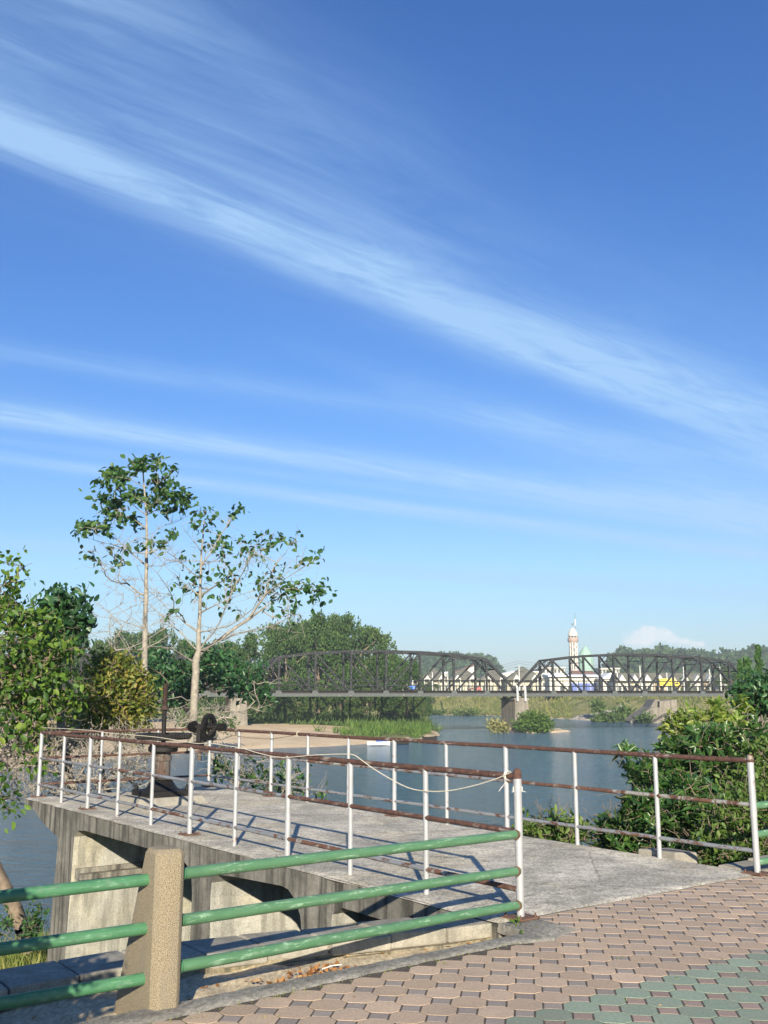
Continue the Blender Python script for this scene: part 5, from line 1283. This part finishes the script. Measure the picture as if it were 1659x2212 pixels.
for x0, x1, y0, y1, lab, rf in ((985, 1026, 1450, 1432, 'white building with slanted roof edge above the hip roofs', 'roof_white'), (935, 965, 1458, 1449, 'low white shed roof behind the second hip roof', 'roof_white'), (1085, 1112, 1455, 1447, 'white sloping roof left of the utility pole', 'roof_white')):
    Yd = 392; a, b_ = at(x0, 1500, Yd).x, at(x1, 1500, Yd).x; za, zb = at(x0, y0, Yd).z, at(x1, y1, Yd).z
    t = thing('building', ((a+b_)/2, Yd, 1), lab, 'building')
    MB().hexa([(a, Yd, 1), (b_, Yd, 1), (b_, Yd+10, 1), (a, Yd+10, 1), (a, Yd, za-.6), (b_, Yd, zb-.9), (b_, Yd+10, zb-.9), (a, Yd+10, za-.6)]).build('wall', M['wall_white'], t)
    MB().hexa([(a-.4, Yd-.5, za-.6), (b_+.4, Yd-.5, zb-.9), (b_+.4, Yd+10.5, zb-.9), (a-.4, Yd+10.5, za-.6), (a-.4, Yd-.5, za-.2), (b_+.4, Yd-.5, zb-.5), (b_+.4, Yd+10.5, zb), (a-.4, Yd+10.5, za)]).build('roof', M['roof_white'] if lab[0] != 'w' or 'slanted' not in lab else M['roof_brown'], t)
t = thing('shop', (at(1262, 1500, 345).x, 345, 1), 'small shop with a brown roof over the white hall below the dome', 'shop'); c = at(1262, 1500, 345); z1 = at(1262, 1460, 345).z
MB().box(c.x, 349, (1+z1)/2, 8, 8, z1-1).build('wall', M['wall_cream'], t); MB().hexa([(c.x-4.5, 344, z1), (c.x+4.5, 344, z1), (c.x+4.5, 354, z1), (c.x-4.5, 354, z1), (c.x-3.5, 347, z1+1.8), (c.x+3.5, 347, z1+1.8), (c.x+3.5, 351, z1+1.8), (c.x-3.5, 351, z1+1.8)]).build('roof', M['roof_brown'], t)

# minaret and dome
Ym = 430
def mz(y): return at(1238, y, Ym).z
mx = at(1238.5, 1400, Ym).x
t = thing('minaret', (mx, Ym, 1), 'white minaret with pointed cap, ring balcony and open stair windows', 'minaret'); k_ = Ym/2166
m = MB(); rs = 16/2*k_*1.0
for a in range(8):
    an = a*math.pi/4+math.pi/8; m.tube([(mx+math.cos(an)*rs*1.0, Ym+math.sin(an)*rs, 1), (mx+math.cos(an)*rs*.93, Ym+math.sin(an)*rs*.93, mz(1386))], .42, 6)
m.lathe((mx, Ym, 1), [(rs*.62, 0), (rs*.58, mz(1386)-1)], 10); m.build('shaft', M['minaret_white'], t)
for y in (1398, 1411, 1423, 1435, 1448):
    m = MB(); z = mz(y); m.lathe((mx, Ym, z), [(rs*1.0, -.5), (rs*1.08, -.3), (rs*1.08, .45), (rs*.9, .5)], 12); m.build('landing', M['minaret_pink'], t, smooth=40)
    
    for an in (-1.9, -1.2, -2.6): MB().box(mx+math.cos(an)*rs*.64, Ym+math.sin(an)*rs*.64, z+1.6, 1.1, .5, 1.6, an+math.pi/2).build('opening', M['window'], t)
m = MB(); zb = mz(1387); m.lathe((mx, Ym, zb), [(rs*.95, -.6), (24/2*k_, .5), (24/2*k_, 1.0), (23/2*k_, 1.05), (23/2*k_, 1.9), (22/2*k_, 1.9), (22/2*k_, 1.1), (.5, 1.1)], 20); m.build('balcony', M['minaret_pink'], t, smooth=40)
for a in range(8): an = a*math.pi/4; MB().tube([(mx+math.cos(an)*1.7, Ym+math.sin(an)*1.7, zb+1), (mx+math.cos(an)*1.7, Ym+math.sin(an)*1.7, mz(1374))], .25, 6).build('lantern_post', M['minaret_white'], t)
m = MB(); zc = mz(1374); hC = mz(1354.5)-zc; r0 = 22.5/2*k_
m.lathe((mx, Ym, zc), [(r0*.9, -.1), (r0, .0), (r0*.97, hC*.15), (r0*.85, hC*.4), (r0*.66, hC*.62), (r0*.42, hC*.8), (r0*.18, hC*.93), (.08, hC)], 20); m.build('cap', M['minaret_white'], t, smooth=60)
m = MB(); m.tube([(mx, Ym, mz(1355)), (mx, Ym, mz(1349))], .08, 6); 
for q in range(9):
    an = R(-200+q*28); a2 = R(-200+(q+1)*28); cc = (mx, mz(1350)+.0); m.tube([(cc[0]+.55*math.cos(an), Ym, cc[1]+.6+.55*math.sin(an)), (cc[0]+.55*math.cos(a2), Ym, cc[1]+.6+.55*math.sin(a2))], .12, 5)
m.build('crescent_finial', M['roof_grey'], t)
t = thing('mosque_dome', (at(1266, 1500, 440).x, 440, 1), 'pointed mint green dome beside the minaret', 'dome'); cx = at(1265, 1420, 440).x; kk = 440/2166
zb = at(1265, 1424, 440).z; hC = at(1265, 1394.5, 440).z-zb; r0 = 34/2*kk
MB().lathe((cx, 440, zb), [(r0*1.0, -.4), (r0*1.0, .3), (r0*.95, hC*.18), (r0*.80, hC*.42), (r0*.60, hC*.62), (r0*.36, hC*.80), (r0*.12, hC*.95), (.05, hC)], 12).build('dome_shell', M['dome_mint'], t)
MB().lathe((cx, 440, zb-7), [(r0*.98, 0), (r0*.98, 6.6)], 12).build('drum', M['dome_mint'], t)
MB().box(cx, 440, (1+zb-7)/2, r0*2.6, 14, zb-8).build('hall_wall', M['wall_white'], t)
q = at(1245, 1420, 460)
t = thing('antenna_mast', (q.x, 460, 1), 'thin blue and white antenna mast rising behind the minaret', 'antenna'); ztop = at(1243, 1323, 460).z
MB().tube([(q.x, 460, 1), (q.x, 460, ztop)], [.16, .07], 6).build('mast', M['roof_grey'], t); MB().tube([(q.x, 460, at(1243, 1352, 460).z), (q.x, 460, at(1243, 1337, 460).z)], .28, 8).build('antenna_sleeve', M['pipe_white'], t)

# utility poles and wires
poles = [(934, 1452, 330, 'utility pole in front of the second hip roof'), (967, 1450, 330, 'slim utility pole left of the motorcycle'), (1121, 1438, 320, 'utility pole with crossarms left of the right span, before the sky'), (1333, 1452, 300, 'white pole in front of the round tree'), (1382, 1438, 285, 'utility pole with crossarms over the gabled row, left one'), (1440, 1453, 290, 'slim white pole before the gabled row'), (1476, 1440, 285, 'thick white pole before the gabled row'), (1513, 1445, 290, 'utility pole right of the thick white pole'), (1532, 1445, 285, 'second slim pole in the right group'), (1555, 1440, 280, 'utility pole near the right end of the truss'), (1300, 1460, 330, 'short white pole right of the blue doors')]
tops = {}
for i, (x, y, Yd, lab) in enumerate(poles):
    top = at(x, y, Yd); t = thing('utility_pole', (top.x, Yd, 1), lab, 'pole', 'utility poles on the far bank'); tops[i] = top
    MB().tube([(top.x, Yd, .8), (top.x, Yd, top.z)], [.26, .16], 8).build('shaft', M['pipe_white'], t)
    if i in (2, 4, 0, 7, 9):
        for dz in (.6, 1.8): MB().bar((top.x-1.4, Yd, top.z-dz), (top.x+1.4, Yd, top.z-dz), .14, .14).build('crossarm', M['steel'], t)
for dz, wl in ((.1, 'topmost'), (.9, 'middle'), (1.8, 'lowest')):
    m = MB()
    for a, b_ in ((0, 2), (2, 4), (4, 9)):
        A_, B_ = tops[a], tops[b_]; pts = []
        for j in range(13):
            f_ = j/12; q = A_.lerp(B_, f_); q.z += -dz+1.0-1.6*math.sin(math.pi*f_)+.6; pts.append(q)
        m.tube(pts, .035, 4)
    tag(m.build('power_line', M['steel']), wl+' of the thin dark power lines strung over the roofs of the far bank', 'cable', 'power lines on the far bank')

# vehicles
def wheel(c, r, wd, parent, axis=Vector((0, 1, 0))):
    c = Vector(c); w_ = MB().tube([c-axis*wd/2, c+axis*wd/2], r, 14).build('wheel', M['tyre'], parent)
    MB().tube([c-axis*(wd/2+.01), c+axis*(wd/2+.01)], r*.55, 10).build('rim', M['steel_light'], w_)
def truck(x, y, Yd, L, colr, label, boxed):
    c = at(x, y, Yd); z0 = c.z-1.2 if boxed else c.z-1.0; t = thing('truck', (c.x, Yd, z0), label, 'truck')
    g = z0
    if boxed:
        MB().box(c.x-.4, Yd, g+1.75, L*.72, 2.2, 1.9).build('cargo_box', M[colr], t, bevel=.04)
        cabx = c.x+L*.40
    else:
        MB().box(c.x-.6, Yd, g+.95, L*.62, 1.7, .5).build('cargo_bed', M['roof_brown'], t, bevel=.04); cabx = c.x+L*.26
    m = MB(); m.prism([(-.9, .35), (1.0, .35), (1.0, 1.0), (.6, 1.1), (.35, 1.75), (-.9, 1.75)], lambda a, b_, d_: Vector((cabx+a, d_, g+b_)), Yd-.9, Yd+.9); m.build('cab', M[colr], t, bevel=.05)
    MB().box(cabx-.2, Yd, g+1.4, .8, 1.84, .42).build('side_window', M['window'], t)
    for dx_ in (-L*.28, L*.30):
        for s in (-1, 1): wheel((c.x+dx_, Yd+s*.85, g+.35), .36, .25, t)
truck(1024, 1487, 300, 4.6, 'red', 'red pickup truck on the far bank road below the motorcycle', False)
truck(1443, 1478, 275, 6.0, 'yellow', 'yellow box truck parked before the gabled row behind the right span', True)

# boats
def boat(x, y, Yd, L, heading, label, cover, hull):
    c = at(x, y, Yd); t = thing('boat', (c.x, Yd, WATER), label, 'boat'); n = 12; m = MB()
    def st(f_): wv = .55*math.sin(math.pi*min(1, .12+f_*.88))**.6*(1 if f_ > .1 else .8); return f_*L-L/2, wv, .45+.25*(f_-.35)**2*2
    rows = []
    for i in range(n+1):
        x_, w_, h_ = st(i/n); rows.append([(x_, -w_, h_), (x_, -w_*.6, .02), (x_, 0, -.1), (x_, w_*.6, .02), (x_, w_, h_), (x_, w_*.85, h_-.02), (x_, 0, .15), (x_, -w_*.85, h_-.02)])
    for r_ in rows: m.v += r_
    for i in range(n):
        for k in range(8): m.f.append((i*8+k, i*8+(k+1) % 8, (i+1)*8+(k+1) % 8, (i+1)*8+k))
    m.f.append(tuple(range(8))); m.f.append(tuple(n*8+7-k for k in range(8)))
    Mx = Matrix.Translation((c.x, Yd, WATER+.05)) @ Matrix.Rotation(heading, 4, 'Z'); m.xf(Mx); m.build('hull', M[hull], t, smooth=40)
    if cover:
        m = MB(); m.add([(-L*.1, -.5, .5), (L*.36, -.42, .5), (L*.36, .42, .5), (-L*.1, .5, .5), (-L*.1, 0, .72), (L*.36, 0, .82)], [(0, 1, 5, 4), (4, 5, 2, 3), (0, 4, 3), (1, 2, 5), (0, 3, 2, 1)]); m.xf(Mx); m.build('cover', M['blue'], t)
    m = MB(); m.box(-L*.2, 0, .4, .2, .95, .04); m.xf(Mx); m.build('thwart', M['bark'], t)
boat(818, 1603, 137, 3.1, .12, 'small white boat with a blue cover moored at the sandbank', True, 'boat_white')
boat(868, 1601, 139.5, 2.0, -.05, 'small dark boat beside the blue-covered one', False, 'steel_dark')
boat(928, 1595, 152, 2.2, .0, 'tiny dark boat at the tip of the reeds', False, 'steel_dark')

# motorcycle and rider on the bridge
c = bpt(5.8, 1.7, 2.3); t = thing('motorcycle', c, 'blue motorcycle crossing the bridge on the middle span', 'motorcycle')
def bp_(a, o, z): return Vector((c.x, c.y, 0))+BD*a+BN*o+Vector((0, 0, 2.3+z))
for a in (-.65, .65):
    w_ = MB().tube([bp_(a, -.05, .3), bp_(a, .05, .3)], .30, 14).build('wheel', M['tyre'], t); MB().tube([bp_(a, -.06, .3), bp_(a, .06, .3)], .17, 10).build('rim', M['steel_light'], w_)
m = MB(); m.bar(bp_(-.75, 0, .72), bp_(.15, 0, .66), .28, .26); m.bar(bp_(.1, 0, .5), bp_(.62, 0, .95), .34, .22); m.bar(bp_(-.3, 0, .35), bp_(.35, 0, .4), .3, .3); m.build('body', M['blue'], t, bevel=.05)
MB().bar(bp_(-.7, 0, .87), bp_(.05, 0, .83), .26, .08).build('seat', M['tyre'], t, bevel=.02)
MB().tube([bp_(.65, 0, .3), bp_(.42, 0, 1.05)], .04, 8).build('fork', M['steel_light'], t); MB().tube([bp_(.40, -.32, 1.05), bp_(.42, .32, 1.05)], .03, 8).build('handlebar', M['tyre'], t)
def skin_person(joints, edges, name, mt, parent=None):
    me = bpy.data.meshes.new(name); me.from_pydata([j[0] for j in joints], edges, []); o = bpy.data.objects.new(name, me); COL.objects.link(o)
    sm_ = o.modifiers.new('skin', 'SKIN'); 
    for i, j in enumerate(joints): me.skin_vertices[0].data[i].radius = (j[1], j[1])
    me.skin_vertices[0].data[0].use_root = True
    o.modifiers.new('sub', 'SUBSURF').levels = 1; me.materials.append(mt)
    if parent: o.parent = parent; o.matrix_parent_inverse = Matrix.Translation(-parent.location)
    return o
J = [(bp_(-.25, 0, .98), .15), (bp_(-.20, 0, 1.22), .15), (bp_(-.12, 0, 1.42), .16), (bp_(-.06, 0, 1.56), .06), (bp_(-.02, 0, 1.72), .11),
     (bp_(-.10, -.19, 1.42), .055), (bp_(.12, -.26, 1.2), .045), (bp_(.38, -.28, 1.08), .035), (bp_(-.10, .19, 1.42), .055), (bp_(.12, .26, 1.2), .045), (bp_(.38, .28, 1.08), .035),
     (bp_(.0, -.14, .92), .09), (bp_(.18, -.18, .85), .07), (bp_(.05, -.18, .38), .05), (bp_(.18, -.18, .33), .04), (bp_(.0, .14, .92), .09), (bp_(.18, .18, .85), .07), (bp_(.05, .18, .38), .05), (bp_(.18, .18, .33), .04)]
Eg = [(0,1),(1,2),(2,3),(3,4),(2,5),(5,6),(6,7),(2,8),(8,9),(9,10),(0,11),(11,12),(12,13),(13,14),(0,15),(15,16),(16,17),(17,18)]
pr_ = skin_person(J, Eg, 'person', M['shirt']); tag(pr_, 'rider in a light shirt seated on the blue motorcycle on the bridge', 'person')
MB().lathe(bp_(-.02, 0, 1.66), [(.10, 0), (.135, .05), (.13, .13), (.08, .20), (.01, .22)], 12).build('helmet', M['wall_white'], pr_, smooth=60)

# ------------------------------------------------------------------ hills
def hills(xp, Yd, depth, name):
    """xp: (D px, D py) ridge line; builds a rounded ridge with real depth"""
    px = np.array([a for a, _ in xp], float); py = np.array([b_ for _, b_ in xp], float)
    nxx, nyy = 150, 26; X_ = np.linspace(px[0], px[-1], nxx); V_ = []
    for j in range(nyy):
        f_ = j/(nyy-1); yy = Yd-depth/2+depth*f_
        for x in X_:
            rt = at(x, float(np.interp(x, px, py)), Yd); e = min(1, (x-px[0])/60+.05, (px[-1]-x)/60+.05 if px[-1] < 1650 else 1); b_ = math.sin(math.pi*f_)**.8
            V_.append((rt.x*yy/Yd, yy, 0+max(0, rt.z+6)*b_*e*(1+.10*mnoise.fractal((x*.02, f_*5, Yd*.01), 1, 2, 4)) - 6))
    ii = (np.arange(nyy-1)[:, None]*nxx+np.arange(nxx-1)[None, :]).ravel()
    o = npmesh(name, V_, np.stack([ii, ii+1, ii+nxx+1, ii+nxx], 1), M['leaf_hill'], smooth=True); tag(o, kind='structure')
    return np.array(V_).reshape(nyy, nxx, 3)
allc = []
for xp, Yd, dep in (([(860, 1430), (905, 1423), (990, 1424), (1030, 1428), (1065, 1434), (1098, 1444), (1120, 1462)], 1050, 500), ([(1270, 1462), (1300, 1430), (1330, 1422), (1370, 1417), (1420, 1416), (1480, 1421), (1540, 1424), (1600, 1421), (1660, 1416), (1800, 1410), (1900, 1420)], 900, 450), ([(500, 1440), (700, 1436), (900, 1440), (1000, 1450), (1060, 1475)], 1500, 500)):
    G3 = hills(xp, Yd, dep, 'hills'); nyy, nxx, _ = G3.shape
    for _ in range(900):
        j = random.randint(1, nyy//2+2); i = random.randint(2, nxx-3); b_ = G3[j, i]
        if b_[2] > -3: allc.append((b_[0]+random.uniform(-3, 3), b_[1]+random.uniform(-4, 4), b_[2]+random.uniform(0, 3), random.uniform(2.5, 5.5)))
C = []; LLs = []
for (x, y, z, r) in allc:
    n = 34; d_ = rdir(n, .3); C.append(np.array([x, y, z])+d_*np.array([r, r, r*.8])*RNG.uniform(.5, 1, n)[:, None]); LLs.append(np.full(n, r*.75))
C = np.concatenate(C); LLs = np.concatenate(LLs); n = len(C)
tag(leaves('hill_forest', C, rdir(n, .2), rdir(n, .3), LLs, LLs*.8, M['leaf_hill'], far=True), 'forest canopy covering the distant hills beyond the town', 'forest', kind='stuff')
# distant plain of trees filling the gap between buildings and hills
n = 5200; X_ = RNG.uniform(-150, 420, n); Y_ = RNG.uniform(440, 700, n); C = []; LLs = []
for x, y in zip(X_[:700], Y_[:700]):
    r = random.uniform(3, 6); k = 40; C.append(np.array([x, y, r*.9+1])+rdir(k, .3)*np.array([r, r, r*.9])*RNG.uniform(.5, 1, k)[:, None]); LLs.append(np.full(k, r*.5))
C = np.concatenate(C); LLs = np.concatenate(LLs); n = len(C)
tag(leaves('far_wood', C, rdir(n, .2), rdir(n, .3), LLs, LLs*.7, M['leaf_far'], far=True), 'far-off woodland behind the town houses', 'wood', kind='stuff')

# ------------------------------------------------------------------ haze
hz_ = MB().hexa([(-2600, -60, -9), (3000, -60, -9), (3000, 2400, -9), (-2600, 2400, -9), (-2600, -60, 110), (3000, -60, 110), (3000, 2400, 110), (-2600, 2400, 110)])
hm = bpy.data.materials.new('haze'); hm.use_nodes = True; hn = hm.node_tree; hn.nodes.clear()
ho_ = hn.nodes.new('ShaderNodeOutputMaterial'); pv = hn.nodes.new('ShaderNodeVolumePrincipled'); pv.inputs['Color'].default_value = (.80, .90, 1.0, 1); pv.inputs['Density'].default_value = .00028; pv.inputs['Anisotropy'].default_value = 0
hn.links.new(pv.outputs[0], ho_.inputs['Volume'])
USE_HAZE = True
if USE_HAZE: tag(hz_.build('haze', hm), 'thin pale air haze over the whole place', 'haze', kind='stuff')
